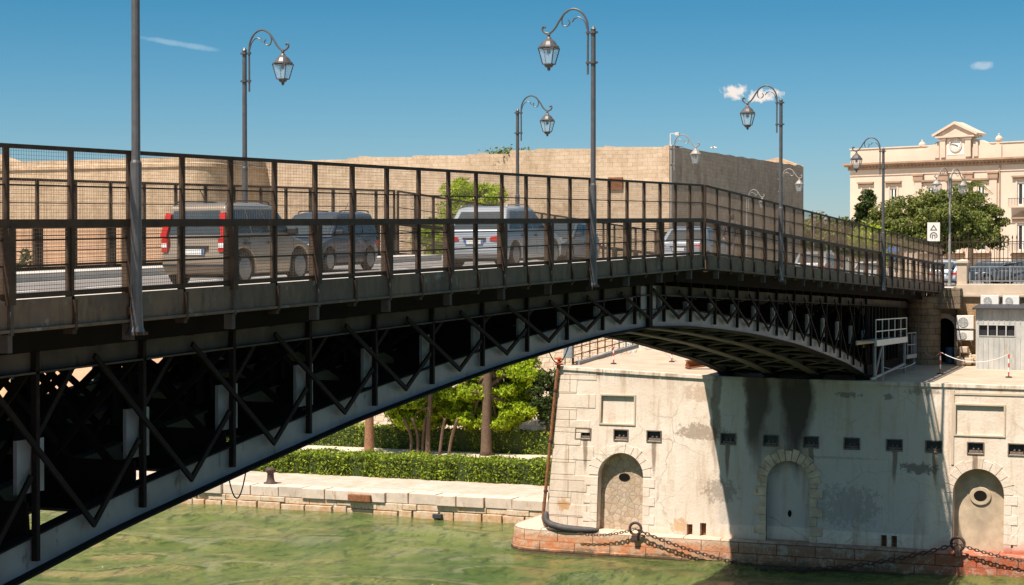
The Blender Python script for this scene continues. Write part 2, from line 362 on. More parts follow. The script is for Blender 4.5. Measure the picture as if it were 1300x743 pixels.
# pier plaster: cream render with wear, rust run-off, soot under the bridge, orange tide line
def pier_mat(name, tide=True, big=False):
    m, t, b = newmat(name)
    v, s = wallvec(t, 'y')
    n1 = noise(t, .35, 8, .6); n2 = noise(t, 1.6, 8, .7); n3 = noise(t, 9, 6, .7); st = noise(t, .9, 7, .65, stretch=(2.2, 2.2, .22))
    c = mixc(t, ramp(t, n1, [(.35, (0, 0, 0)), (.65, (1, 1, 1))]), (.66, .545, .435), (.76, .66, .555))
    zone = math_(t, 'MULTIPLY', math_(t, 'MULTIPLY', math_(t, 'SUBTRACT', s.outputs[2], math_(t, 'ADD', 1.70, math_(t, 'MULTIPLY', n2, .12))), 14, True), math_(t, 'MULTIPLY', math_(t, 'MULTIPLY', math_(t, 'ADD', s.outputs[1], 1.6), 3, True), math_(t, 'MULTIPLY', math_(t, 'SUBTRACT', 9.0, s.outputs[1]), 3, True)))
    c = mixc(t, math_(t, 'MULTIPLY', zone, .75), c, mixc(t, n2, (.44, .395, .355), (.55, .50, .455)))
    c = mixc(t, math_(t, 'MULTIPLY', ramp(t, n2, [(.52, (0, 0, 0)), (.68, (1, 1, 1))]), .45), c, (.50, .37, .26))
    c = mixc(t, math_(t, 'MULTIPLY', ramp(t, n3, [(.56, (0, 0, 0)), (.7, (1, 1, 1))]), .35), c, (.42, .34, .27))
    c = mixc(t, math_(t, 'MULTIPLY', ramp(t, st, [(.53, (0, 0, 0)), (.68, (1, 1, 1))]), .62), c, (.45, .31, .20))
    vc = N(t, 'ShaderNodeTexVoronoi', feature='DISTANCE_TO_EDGE'); vc.inputs['Scale'].default_value = .55
    wv_ = N(t, 'ShaderNodeMix', data_type='VECTOR'); wv_.inputs[0].default_value = .35; L(t, v, wv_.inputs[4]); nn_ = N(t, 'ShaderNodeTexNoise'); nn_.inputs['Scale'].default_value = 1.4; nn_.inputs['Detail'].default_value = 8; L(t, v, nn_.inputs['Vector']); L(t, nn_.outputs['Color'], wv_.inputs[5])
    L(t, wv_.outputs[1], vc.inputs['Vector'])
    c = mixc(t, math_(t, 'MULTIPLY', math_(t, 'MULTIPLY', ramp(t, vc.outputs['Distance'], [(0, (1, 1, 1)), (.012, (0, 0, 0))]), ramp(t, n1, [(.45, (0, 0, 0)), (.6, (1, 1, 1))])), .6), c, (.30, .23, .17))
    n4 = noise(t, 3.2, 10, .8); c = mixc(t, math_(t, 'MULTIPLY', ramp(t, n4, [(.60, (0, 0, 0)), (.66, (1, 1, 1))]), .5), c, (.40, .33, .27))
    # dark patches (lost plaster) at places
    hp = noise(t, 3.6, 10, .8)
    for (y0, z0, ry, rz, col, am) in [(12.4 - 2.6, 6.3, 1.7, .55, (.33, .25, .19), .85), (-1.0, 4.95, 1.15, .38, (.20, .16, .14), .9), (2.4, 3.0, 2.2, 1.3, (.27, .235, .21), .55),
                                      (8.7, 3.4, 1.1, .8, (.27, .22, .18), .7), (9.9, 8.2, 1.0, .6, (.5, .36, .25), .7), (3.2, 5.3, 3.2, .08, (.30, .26, .23), .5), (5.3, 5.35, 1.6, .5, (.46, .33, .22), .7), (17.0, 2.4, .4, .45, (.5, .28, .12), .9),
                                      (10.8, 1.6, .6, .45, (.55, .34, .18), .8), (-1.2, 8.6, 1.2, .25, (.2, .16, .13), .6), (2.4, 8.35, .8, .2, (.16, .13, .12), .7), (.5, 8.3, .35, .2, (.16, .13, .12), .7)]:
        dy = math_(t, 'DIVIDE', math_(t, 'SUBTRACT', s.outputs[1], y0), ry); dz = math_(t, 'DIVIDE', math_(t, 'SUBTRACT', s.outputs[2], z0), rz)
        q = math_(t, 'ADD', math_(t, 'MULTIPLY', dy, dy), math_(t, 'MULTIPLY', dz, dz))
        e = math_(t, 'SUBTRACT', math_(t, 'ADD', 1.0, math_(t, 'MULTIPLY', math_(t, 'SUBTRACT', hp, .5), 7)), math_(t, 'MULTIPLY', q, 1.6))
        k = math_(t, 'MULTIPLY', math_(t, 'MULTIPLY', e, 2.5, True), am)
        c = mixc(t, k, c, col)
    # soot and rust run-off streaks below the bearings
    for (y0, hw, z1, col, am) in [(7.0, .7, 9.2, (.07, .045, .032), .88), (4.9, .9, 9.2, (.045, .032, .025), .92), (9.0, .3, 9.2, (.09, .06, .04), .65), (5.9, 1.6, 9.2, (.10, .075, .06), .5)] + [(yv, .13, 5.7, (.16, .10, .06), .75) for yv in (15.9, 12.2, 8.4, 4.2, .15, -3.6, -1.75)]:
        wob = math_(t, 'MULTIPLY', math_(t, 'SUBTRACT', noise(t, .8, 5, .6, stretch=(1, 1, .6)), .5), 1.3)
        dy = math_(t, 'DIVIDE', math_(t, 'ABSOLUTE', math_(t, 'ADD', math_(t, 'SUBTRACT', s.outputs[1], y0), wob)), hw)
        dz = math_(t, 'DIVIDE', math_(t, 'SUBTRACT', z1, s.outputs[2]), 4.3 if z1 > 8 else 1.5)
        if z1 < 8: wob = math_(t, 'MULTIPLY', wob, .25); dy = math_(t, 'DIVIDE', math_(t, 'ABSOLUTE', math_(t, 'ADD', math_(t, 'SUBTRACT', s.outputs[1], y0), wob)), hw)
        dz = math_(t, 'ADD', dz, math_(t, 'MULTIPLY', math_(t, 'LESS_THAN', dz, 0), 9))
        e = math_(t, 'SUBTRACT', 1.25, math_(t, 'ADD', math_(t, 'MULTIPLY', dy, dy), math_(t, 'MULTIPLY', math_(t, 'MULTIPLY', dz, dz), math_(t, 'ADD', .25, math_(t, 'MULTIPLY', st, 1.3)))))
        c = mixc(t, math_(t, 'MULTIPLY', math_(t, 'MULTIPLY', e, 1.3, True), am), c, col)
    # dark drip edge under the coping
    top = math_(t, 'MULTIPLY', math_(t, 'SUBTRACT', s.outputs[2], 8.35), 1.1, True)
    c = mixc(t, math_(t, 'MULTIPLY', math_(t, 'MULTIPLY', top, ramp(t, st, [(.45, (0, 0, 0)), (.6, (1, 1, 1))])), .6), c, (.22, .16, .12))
    # lighter masonry base course, then orange tide band
    zb = math_(t, 'ADD', s.outputs[2], math_(t, 'MULTIPLY', math_(t, 'SUBTRACT', n2, .5), .9))
    low = ramp(t, math_(t, 'DIVIDE', zb, 4.0), [(.12, (1, 1, 1)), (.36, (0, 0, 0))])
    hsv = noise(t, 1.1, 9, .75)
    c = mixc(t, math_(t, 'MULTIPLY', math_(t, 'MULTIPLY', low, ramp(t, hsv, [(.36, (0, 0, 0)), (.56, (1, 1, 1))])), 1.0), c, (.50, .16, .055))
    # heavy red oxide near y -9..-2
    ry_ = math_(t, 'MULTIPLY', ramp(t, math_(t, 'DIVIDE', math_(t, 'ADD', s.outputs[1], 6.0), 24), [(.10, (1, 1, 1)), (.20, (0, 0, 0))]), ramp(t, math_(t, 'DIVIDE', zb, 4.0), [(.30, (1, 1, 1)), (.42, (0, 0, 0))]))
    c = mixc(t, math_(t, 'MULTIPLY', ry_, .85), c, (.44, .075, .025))
    bl = math_(t, 'MULTIPLY', ramp(t, n3, [(.44, (0, 0, 0)), (.58, (1, 1, 1))]), ramp(t, math_(t, 'DIVIDE', zb, 4.0), [(.10, (1, 1, 1)), (.26, (0, 0, 0))]))
    c = mixc(t, math_(t, 'MULTIPLY', bl, .6), c, (.10, .06, .03))
    # dark wet growth in the very lowest strip
    wet = ramp(t, math_(t, 'DIVIDE', zb, 4.0), [(.04, (1, 1, 1)), (.10, (0, 0, 0))])
    c = mixc(t, math_(t, 'MULTIPLY', wet, .85), c, (.16, .12, .05))
    L(t, c, b.inputs['Base Color']); b.inputs['Roughness'].default_value = .9; b.inputs['Specular IOR Level'].default_value = .25
    hh = math_(t, 'ADD', math_(t, 'MULTIPLY', n3, .6), math_(t, 'MULTIPLY', n2, .9))
    if big:
        br = N(t, 'ShaderNodeTexBrick'); br.inputs['Scale'].default_value = 1; br.inputs['Brick Width'].default_value = 2.1; br.inputs['Row Height'].default_value = .9
        br.inputs['Mortar Size'].default_value = .02; L(t, v, br.inputs['Vector'])
        br.inputs['Color1'].default_value = (1, 1, 1, 1); br.inputs['Color2'].default_value = (.93, .92, .9, 1); br.inputs['Mortar'].default_value = (.5, .42, .34, 1)
        c2 = mixc(t, 1.0, c, br.outputs['Color'], 'MULTIPLY'); L(t, c2, b.inputs['Base Color'])
        hh = math_(t, 'ADD', hh, math_(t, 'MULTIPLY', br.outputs['Fac'], -1.0))
    bump(t, b, hh, .55, .05)
    return m
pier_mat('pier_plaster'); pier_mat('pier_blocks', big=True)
m, t, b = newmat('rubble_infill')
v, s = wallvec(t, 'y'); vo = N(t, 'ShaderNodeTexVoronoi'); vo.inputs['Scale'].default_value = 3.2; L(t, v, vo.inputs['Vector'])
vd = N(t, 'ShaderNodeTexVoronoi', feature='DISTANCE_TO_EDGE'); vd.inputs['Scale'].default_value = 3.2; L(t, v, vd.inputs['Vector'])
sp = N(t, 'ShaderNodeSeparateColor'); L(t, vo.outputs['Color'], sp.inputs[0])
c = mixc(t, sp.outputs[0], (.40, .31, .22), (.52, .43, .33)); c = mixc(t, ramp(t, vd.outputs['Distance'], [(.0, (1, 1, 1)), (.08, (0, 0, 0))]), c, (.27, .20, .14))
c = mixc(t, ramp(t, noise(t, 1.5, 6, .7), [(.45, (0, 0, 0)), (.7, (.7, .7, .7))]), c, (.40, .26, .15))
L(t, c, b.inputs['Base Color']); b.inputs['Roughness'].default_value = .95; bump(t, b, math_(t, 'ADD', vd.outputs['Distance'], noise(t, 12, 4)), .5, .04)
m, t, b = newmat('footing_stone')
v, s = wallvec(t, 'y')
n2 = noise(t, 1.3, 9, .72, stretch=(1, 1, 1.8)); n3 = noise(t, 7, 6, .7)
c = mixc(t, ramp(t, n2, [(.34, (0, 0, 0)), (.60, (1, 1, 1))]), (.60, .42, .27), (.55, .19, .07))
zz = math_(t, 'ADD', s.outputs[2], math_(t, 'MULTIPLY', math_(t, 'SUBTRACT', n2, .5), 1.1))
c = mixc(t, ramp(t, zz, [(.80, (0, 0, 0)), (1.0, (1, 1, 1))]), c, (.64, .50, .38))
c = mixc(t, math_(t, 'MULTIPLY', ramp(t, n3, [(.52, (0, 0, 0)), (.66, (1, 1, 1))]), .55), c, (.20, .12, .07))
shade_mask = ramp(t, math_(t, 'DIVIDE', math_(t, 'ADD', s.outputs[1], math_(t, 'MULTIPLY', n2, 5)), 20), [(.40, (1, 1, 1)), (.62, (0, 0, 0))])  # the bridge's shade painted into the footing as a darker brown
c = mixc(t, math_(t, 'MULTIPLY', shade_mask, .75), c, (.20, .10, .055))
rr_ = ramp(t, math_(t, 'DIVIDE', math_(t, 'ADD', s.outputs[1], 8), 16), [(.30, (1, 1, 1)), (.5, (0, 0, 0))])
c = mixc(t, math_(t, 'MULTIPLY', rr_, math_(t, 'MULTIPLY', ramp(t, n3, [(.42, (1, 1, 1)), (.6, (0, 0, 0))]), .9)), c, (.50, .07, .02))
c = mixc(t, math_(t, 'MULTIPLY', ramp(t, noise(t, 2.4, 10, .8), [(.50, (0, 0, 0)), (.60, (1, 1, 1))]), .7), c, (.50, .42, .33))
c = mixc(t, ramp(t, zz, [(.05, (1, 1, 1)), (.30, (0, 0, 0))]), c, (.10, .065, .03))
br = N(t, 'ShaderNodeTexBrick'); br.inputs['Scale'].default_value = 1; br.inputs['Brick Width'].default_value = 1.9; br.inputs['Row Height'].default_value = .52; br.inputs['Mortar Size'].default_value = .025
br.inputs['Color1'].default_value = (1, 1, 1, 1); br.inputs['Color2'].default_value = (.92, .9, .88, 1); br.inputs['Mortar'].default_value = (.4, .3, .22, 1); L(t, v, br.inputs['Vector'])
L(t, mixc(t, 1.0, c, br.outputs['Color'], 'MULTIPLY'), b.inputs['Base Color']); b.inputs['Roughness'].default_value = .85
bump(t, b, math_(t, 'ADD', n2, math_(t, 'ADD', n3, math_(t, 'MULTIPLY', br.outputs['Fac'], -.6))), .7, .06)
simple('infill_plaster', (.47, .37, .26), .92, var=.25, scale=1.4, bmp=.01, rust=.1, rustcol=(.36, .25, .16))
m, t, b = newmat('quay_paving')
g = N(t, 'ShaderNodeNewGeometry'); br = N(t, 'ShaderNodeTexBrick'); L(t, g.outputs['Position'], br.inputs['Vector']); br.inputs['Scale'].default_value = 1
br.inputs['Brick Width'].default_value = 1.1; br.inputs['Row Height'].default_value = 2.1; br.inputs['Mortar Size'].default_value = .025
br.inputs['Color1'].default_value = (.54, .44, .365, 1); br.inputs['Color2'].default_value = (.47, .385, .32, 1); br.inputs['Mortar'].default_value = (.30, .23, .17, 1)
c = mixc(t, ramp(t, noise(t, .7, 9, .75), [(.46, (0, 0, 0)), (.62, (.75, .75, .75))]), br.outputs['Color'], (.40, .29, .20))
c = mixc(t, ramp(t, noise(t, 2.2, 9, .75), [(.56, (0, 0, 0)), (.66, (.6, .6, .6))]), c, (.27, .21, .16))
L(t, c, b.inputs['Base Color']); b.inputs['Roughness'].default_value = .95; bump(t, b, noise(t, 6, 6, .7), .5, .03)
# foliage
def foliage(name, a, b_, c_, trans=.25):
    m, t, b = newmat(name)
    g = N(t, 'ShaderNodeNewGeometry')
    col = ramp(t, g.outputs['Random Per Island'], [(0, a), (.5, b_), (1, c_)])
    n = noise(t, .8, 4); col = mixc(t, .6, col, ramp(t, n, [(.3, (.55, .6, .5)), (.65, (1.1, 1.1, 1.0))]), 'MULTIPLY')
    L(t, col, b.inputs['Base Color']); b.inputs['Roughness'].default_value = .6; b.inputs['Specular IOR Level'].default_value = .25
    tr = N(t, 'ShaderNodeBsdfTranslucent'); L(t, mixc(t, 1.0, col, (1.3, 1.5, .5), 'MULTIPLY'), tr.inputs[0])
    mx = N(t, 'ShaderNodeMixShader'); mx.inputs[0].default_value = trans
    L(t, b.outputs[0], mx.inputs[1]); L(t, tr.outputs[0], mx.inputs[2]); L(t, mx.outputs[0], t.nodes['Material Output'].inputs[0])
    return m
foliage('leaf_pine', (.13, .18, .012), (.32, .40, .02), (.50, .56, .04), .4)
foliage('leaf_hedge', (.07, .11, .015), (.19, .25, .025), (.38, .44, .04))
foliage('leaf_dark', (.02, .035, .012), (.05, .075, .02), (.09, .12, .03))
foliage('leaf_oak', (.07, .085, .02), (.16, .18, .045), (.28, .285, .09))
foliage('leaf_bright', (.20, .27, .015), (.36, .43, .02), (.5, .54, .05), .4)
foliage('leaf_cypress', (.03, .05, .012), (.06, .09, .02), (.10, .12, .03))
# water
m, t, b = newmat('water_surface')
g = N(t, 'ShaderNodeNewGeometry')
w1 = noise(t, .32, 4, .55, stretch=(1.0, 1.3, 1)); w2 = noise(t, .95, 6, .62, stretch=(.9, 1.6, 1)); w3 = noise(t, 3.2, 5, .65, stretch=(.9, 1.6, 1))
colr = mixc(t, ramp(t, noise(t, .12, 6, .6, stretch=(.8, 1.5, 1)), [(.36, (0, 0, 0)), (.62, (1, 1, 1))]), (.07, .115, .028), (.15, .18, .048))
colr = mixc(t, ramp(t, math_(t, 'ADD', math_(t, 'MULTIPLY', w2, .75), math_(t, 'MULTIPLY', w3, .25)), [(.41, (.8, .8, .8)), (.50, (0, 0, 0))]), colr, (.022, .06, .018))
L(t, colr, b.inputs['Base Color']); b.inputs['Roughness'].default_value = .035; b.inputs['IOR'].default_value = 1.333
hh = math_(t, 'ADD', math_(t, 'ADD', math_(t, 'MULTIPLY', w1, 1.0), math_(t, 'MULTIPLY', w2, .6)), math_(t, 'MULTIPLY', w3, .26))
bump(t, b, hh, 1.0, .75)

# ================================================================ THE SETTING
def sheet(name, poly, z, mat, kind='structure'):
    me = bpy.data.meshes.new(name); bm = bmesh.new()
    vs_ = [bm.verts.new((x, y, z if not callable(z) else z(x, y))) for x, y in poly]; f_ = bm.faces.new(vs_)
    bmesh.ops.recalc_face_normals(bm, faces=bm.faces)
    if f_.normal.z < 0: f_.normal_flip()
    bm.to_mesh(me); bm.free(); me.materials.append(MAT[mat])
    o = bpy.data.objects.new(name, me); COL.objects.link(o); o['kind'] = kind
    return o
# water: one sheet to the horizon, with a finer swell where the photograph looks at it
rng = np.random.default_rng(4)
def grid(name, x0, x1, y0, y1, nx, ny, zf, mat):
    xs = np.linspace(x0, x1, nx); ys = np.linspace(y0, y1, ny); X, Y = np.meshgrid(xs, ys, indexing='ij'); Z = zf(X, Y)
    v = np.stack([X, Y, Z], -1).reshape(-1, 3)
    i = np.arange(nx * ny).reshape(nx, ny)
    f = np.stack([i[:-1, :-1], i[1:, :-1], i[1:, 1:], i[:-1, 1:]], -1).reshape(-1, 4)
    me = bpy.data.meshes.new(name); me.from_pydata(v.tolist(), [], f.tolist()); me.materials.append(MAT[mat])
    for p in me.polygons: p.use_smooth = True
    o = bpy.data.objects.new(name, me); COL.objects.link(o); return o
ws = [(rng.uniform(.25, 1.9), rng.uniform(0, 2 * math.pi), rng.uniform(0, 6.28)) for _ in range(34)]
def swell(X, Y):
    Z = np.zeros_like(X)
    for k, a, p in ws: Z += (.016 / k) * np.sin(k * (X * math.cos(a) * 1.4 + Y * math.sin(a) * .8) + p + .8 * np.sin(.13 * X + .21 * Y + p))
    e = np.clip(np.minimum(np.minimum(X + 30, 44 - X), np.minimum(Y + 22, 92 - Y)) / 6, 0, 1)
    return Z * e
wo = grid('water', -30, 44, -22, 92, 330, 420, swell, 'water_surface'); wo['kind'] = 'structure'
bigw = MB()
for (x0, x1, y0, y1) in ((-1500, -30, -1500, 1500), (44, 60, -1500, 1500), (-30, 44, -1500, -22), (-30, 44, 92, 1500)):
    bigw.add([(x0, y0, 0), (x1, y0, 0), (x1, y1, 0), (x0, y1, 0)], [(0, 1, 2, 3)])
tag(bigw.build('water', MAT['water_surface']), kind='structure')
sheet('seabed', [(-1500, -1500), (60, -1500), (60, 1500), (-1500, 1500)], -2.5, 'soil')

def ztop(s, d):
    a = 9.08 + (d - 9) * .0386 if d > 9 else 9.08 - (9 - d) * .008
    return max(8.9, a) + .018 * (s - 33)
# quay ground on the castle side, running back as one sheet
sheet('ground', [(42.3, 17.4), (1500, 17.4), (1500, 1500), (42.3, 1500)], 1.30, 'path_gravel')
sheet('quay_floor', [(42.0, 17.2), (47.9, 17.2), (47.9, 400), (42.0, 400)], 1.306, 'quay_paving')
def P3(s, d, z): return (s, d, z)
q = empty('quay_wall', (41, 60, 0), 'low stone quay wall with pale coping blocks along the far water edge', 'quay wall')
mb = MB(); mb.box(41.05, 42.3, 17.2, 400, -2, .72); mb.build('wall', MAT['quay_stone'], q)
cop = MB(); random.seed(3)
y = 17.2
while y < 120:
    l = random.uniform(1.0, 2.1)
    cop.box(40.86 + random.uniform(-.10, .12), 42.05, y, y + l - random.uniform(.02, .07), .73, 1.305 + random.uniform(.0, .07)); y += l
cop.box(40.9, 42.0, y, 400, .73, 1.32)
cop.build('coping', MAT['quay_coping'], q, bevel=.035)
s_, d_, Y_ = at(457, s=40.8)
st = MB(); st.box(40.60, 41.2, d_ - .75, d_ + .75, .72, 1.16); st.build('rusty_block', MAT['rust'], q, bevel=.05, label='rusty red block set in the quay edge')
s_, d_, Y_ = at(555, s=40.8)
st = MB(); st.box(40.7, 41.1, d_ - .28, d_ + .28, .0, .26); st.build('drain', MAT['dark_metal'], q, bevel=.03)
# rough lower stones
st = MB(); y = 17.2
while y < 110:
    l = random.uniform(.8, 1.9); h0 = random.uniform(.28, .45)
    st.box(40.93 + random.uniform(-.06, .08), 41.2, y, y + l - .02, h0 - .01, .71); st.box(40.88 + random.uniform(-.06, .1), 41.2, y + .3, y + l + .2, -.3, h0 - .05); y += l
m, t, b = newmat('tide_stone'); n2 = noise(t, 2.2, 8, .7); 
c = mixc(t, ramp(t, math_(t, 'ADD', n2, math_(t, 'MULTIPLY', wallvec(t, 'y')[1].outputs[2], -.22)), [(.32, (0, 0, 0)), (.56, (1, 1, 1))]), (.60, .49, .37), (.52, .30, .15)); c = mixc(t, ramp(t, noise(t, 6, 6), [(.55, (0, 0, 0)), (.68, (.7, .7, .7))]), c, (.23, .20, .07))
L(t, c, b.inputs['Base Color']); b.inputs['Roughness'].default_value = .9; bump(t, b, n2, .6, .05)
st.build('lower_stones', m, q, bevel=.03)

# ---- castle
ca = empty('castle', (86.4, 60, 1.3), 'long tall sandstone castle wall with a sharp corner and a rounded bastion', 'castle')
ZT = 24.2
cdn = 28.2
def topz(d): return 24.36 + (((int(d * 1.15) * 7919) % 13) / 13 - .5) * .14 + (.12 if int(d * .8) % 9 == 0 else 0)
mb = MB()
# front wall battered slightly, top uneven; one polygon strip
yy = np.arange(cdn, 80, .12); pr = [(86.4, float(a)) for a in yy]
tops = [topz(a) - (0 if a < 42.3 else .30) - (.2 * min(1, max(0, (a - 55) / 8))) for a in yy]
n = len(yy)
vs_ = [(86.0 - .0, a, 8.5) for a in yy] + [(86.4, a, tp) for a, tp in zip(yy, tops)] + [(90.4, a, tp + .1) for a, tp in zip(yy, tops)]
mb.add(vs_, [(i, i + 1, n + i + 1, n + i) for i in range(n - 1)] + [(n + i, n + i + 1, 2 * n + i + 1, 2 * n + i) for i in range(n - 1)])
mb.build('front_wall', MAT['castle_stone'], ca)
mb = MB()
mb.add([(80.8, cdn - .4, 1.0), (80.8, 130, 1.0), (86.0, 130, 8.7), (86.0, cdn - .2, 8.7)], [(0, 1, 2, 3)])
mb.build('scarp', MAT['castle_scarp'], ca)
mb = MB()
xs = np.linspace(86.0, 132.5, 24)
sd = [(x, cdn, 1.0) for x in xs] + [(x, cdn + .02 * 0, 24.33 + (x - 86.4) / 46 * .75 + (.05 * math.sin(x * 1.7))) for x in xs]
n = len(xs)
mb.add(sd, [(i, i + 1, n + i + 1, n + i) for i in range(n - 1)])
mb.add([(132.5, cdn, 1), (132.5, cdn + 60, 1), (132.5, cdn + 60, 25.2), (132.5, cdn, 25.2)], [(0, 1, 2, 3)])
mb.build('side_wall', MAT['castle_side'], ca)
mb = MB(); mb.add([(86.4, cdn + .3, 22.6), (132.5, cdn + .3, 22.9), (132.5, 80, 22.4), (86.4, 80, 22.4)], [(0, 1, 2, 3)]); mb.build('roof_terrace', MAT['tower_stone'], ca)
# raised inner blocks seen over the side wall
mb = MB(); f_ = lambda u, v, tt: (tt, u, v)
mb.prism([(cdn + .25, 24), (cdn + 8.2, 24), (cdn + 8.2, 25.35), (cdn + 4.6, 25.5), (cdn + 2.2, 25.95), (cdn + .25, 25.2)], 130.5, 132.4, f_); mb.build('raised_parapet', MAT['castle_stone'], ca)
# quoins down the corner and an iron plate window
mb = MB()
for i in range(34):
    z0 = 8.8 + i * .45; l = .9 if i % 2 else .5
    mb.box(86.24 + .16 * (z0 - 8.5) / 15.6, 86.9, cdn - .035, cdn + l, z0, z0 + .43)
mb.build('corner_stone', MAT['castle_scarp'], ca)
s_, d_, Y_ = at(780, s=86); z_ = zy(233, Y_)
mb = MB(); mb.box(86.15, 86.6, d_ - .62, d_ + .62, z_ - .5, z_ + .5); mb.build('window', MAT['rust'], ca)
# projecting bastion with a rounded corner at the left end
r0 = ray(293); RC = 2.6; SF = 77.0
sx0 = SF + RC * .62; cx0, cy0, _ = at(293, s=sx0)
rl = math.hypot(*r0); CCx, CCy = SF + RC, cy0 + (SF + RC - sx0) * r0[1] / r0[0] + RC * 1.012 * rl / r0[0]
plan = [(110, CCy - RC)] + [(CCx - RC * math.sin(R(a)), CCy - RC * math.cos(R(a))) for a in range(0, 91, 9)] + [(SF, CCy + 12), (SF - .6, CCy + 30), (SF - 1.5, CCy + 60), (SF - 2, 170)]
lay = [(1.2, 1.0), (.4, 8), (.0, 14), (0, 23.05), (.14, 23.08), (.14, 23.35), (0, 23.4), (0, 23.85)]
mb = MB(); vv = []
for o_, z_ in lay:
    for k, (x, y) in enumerate(plan):
        jj = 0
        vv.append((x - (o_ if k > 3 else 0), y - (o_ if k < 6 else 0), z_ + jj))
n = len(plan); mb.add(vv, [(i * n + k, i * n + k + 1, (i + 1) * n + k + 1, (i + 1) * n + k) for i in range(len(lay) - 1) for k in range(n - 1)])
mb.build('bastion', MAT['tower_stone'], ca, smooth=False)
mb = MB(); mb.add([(x, y, 23.3) for x, y in plan] + [(110, 170, 23.3)], [tuple(range(n + 1))]); mb.build('bastion_roof', MAT['tower_stone'], ca)
# small hipped roof block above the tower
s_, d_, Y_ = at(-88, Y=171)
mb = MB(); mb.add([(s_ - 4, d_ - 8.5, 23.9), (s_ + 6, d_ - 8.5, 23.9), (s_ + 6, d_ + 8, 23.9), (s_ - 4, d_ + 8, 23.9), (s_ + 1, d_ - 2.6, 26.6), (s_ + 1, d_ + 6, 26.6)], [(0, 1, 4), (1, 2, 5, 4), (2, 3, 5), (3, 0, 4, 5)])
mb.build('tower_roof', MAT['tower_stone'], ca)

# ---- street block behind the far abutment
ZS = 13.46
sheet('street', [(46.32, -1500), (1500, -1500), (1500, 17.35), (60, 17.35), (60, 11.3), (46.32, 11.3)], ZS, 'asphalt')
sheet('pavement', [(46.34, -60), (49.5, -60), (49.5, -.9), (46.34, -.9)], ZS + .14, 'pavement')
kb = MB(); kb.box(49.5, 49.72, -60, -.9, ZS - .2, ZS + .145); tag(kb.build('kerb', MAT['kerb']), kind='structure')

# ---- far pier with its terrace
pi_ = empty('stone_pier', (33, 6, 0), 'huge pale plastered stone pier with arched niches carrying the far bridge arm', 'pier')
def pf(u, v, t_):
    k = (9.4 - v) / 8.4
    dd = u + (.66 * k * max(0, (u - 14.6) / 2.73) if u > 14.6 else 0)
    return (33.0 - .45 * k + t_, dd, v)
def ptop(u): return ztop(33, u)
outer = [(-24, -1.5), (17.33, -1.5), (17.33, ptop(17.33))] + [(u, ptop(u)) for u in (15, 12, 9, 5, 0, -6, -12, -24)]
n1 = arch(12.77, 15.1, 1.0, 5.1); n2_ = arch(4.23, 6.39, .9, 5.05); n3_ = arch(-4.95, -2.6, .95, 5.04)
vent_px = [745, 790, 832, 926, 980, 1031, 1083, 1137, 1187, 1240, 1292]
vents = [at(p, s=33)[1] for p in vent_px] + [-7.5, -9.6]
slots = [(725.6, 1.5, .26, .4), (738, 1.48, .24, .36), (879, 1.42, .3, .56), (896, 1.42, .32, .75), (1125, 1.30, .28, .8), (1138, 1.30, .28, .78), (1285, 1.6, .26, .35)]
slot_r = [rect(at(p, s=33)[1] - w_ / 2, at(p, s=33)[1] + w_ / 2, z_ - h_ / 2, z_ + h_ / 2) for p, z_, w_, h_ in slots]
pan = [rect(13.32, 15.05, 6.58, 7.98), rect(-4.9, -2.7, 6.63, 8.0)]
vent_r = [rect(u - .37, u + .37, 5.77, 6.27) for u in vents]
mb = MB()
holed(mb, outer, [n1, n3_], pf, 0, .72) if False else None
holes = [n1, n2_, n3_] + slot_r + pan + vent_r
holed(mb, outer, holes, pf, 0)
for h_, dp in [(n1, .55), (n2_, .34), (n3_, .55)] + [(x, .5) for x in slot_r] + [(pan[0], .12), (pan[1], .10)] + [(x, .3) for x in vent_r]:
    n = len(h_); mb.add([pf(u, v, 0) for u, v in h_] + [pf(u, v, dp) for u, v in h_], [(i, (i + 1) % n, n + (i + 1) % n, n + i) for i in range(n)])
# left flank and back
mb.add([pf(17.33, -1.5, 0), pf(17.33, ptop(17.33), 0), (60, 17.33, ztop(60, 17.33)), (60, 17.9, -1.5)], [(0, 1, 2, 3)])
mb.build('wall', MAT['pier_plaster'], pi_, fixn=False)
# quoin blocks up the left corner, slightly proud, uneven widths
mb = MB(); z0 = 1.05; i = 0
random.seed(8)
while z0 < 9.2:
    h = random.uniform(.62, .86); z1 = min(z0 + h, 9.36); l = random.uniform(1.5, 2.5) if i % 2 else random.uniform(.9, 1.4)
    a = 17.33; bq = min(a - .35, a - l); bq = max(bq, 15.35)
    mb.prism([(bq, z0 + .015), (a + .03, z0 + .015), (a + .03, z1 - .015), (bq, z1 - .015)], -.025, .2, pf); z0 = z1; i += 1
mb.build('corner_block', MAT['pier_blocks'], pi_, bevel=.012)
mb = MB(); mb.prism([(u, v) for u, v in n1], .55, .6, pf)
# infill set back inside the first niche, itself arched
inf = MB(); inf.prism(n1, .54, .9, pf); inf.build('niche_infill', MAT['rubble_infill'], pi_, label='rough rubble infill with an oval hole in the left niche')
inf = MB(); inf.prism(n2_, .33, .6, pf); inf.build('niche_infill', MAT['pier_plaster'], pi_)
inf = MB(); inf.prism(n3_, .54, .9, pf); inf.build('niche_infill', MAT['infill_plaster'], pi_, label='smooth infill with a round porthole in the right niche')
def disc(mb, cu, cv, ru, rv, t0, t1, n=24): mb.prism([(cu + ru * math.cos(a), cv + rv * math.sin(a)) for a in [2 * math.pi * i / n for i in range(n)]], t0, t1, pf)
h1 = MB(); disc(h1, 13.95, 3.82, .3, .2, .515, .56); h1.build('oval_hole', MAT['shade_black'], pi_)
h1 = MB(); disc(h1, -3.8, 3.72, .5, .44, .46, .56, 32); h1.build('porthole_ring', MAT['infill_plaster'], pi_, bevel=.03)
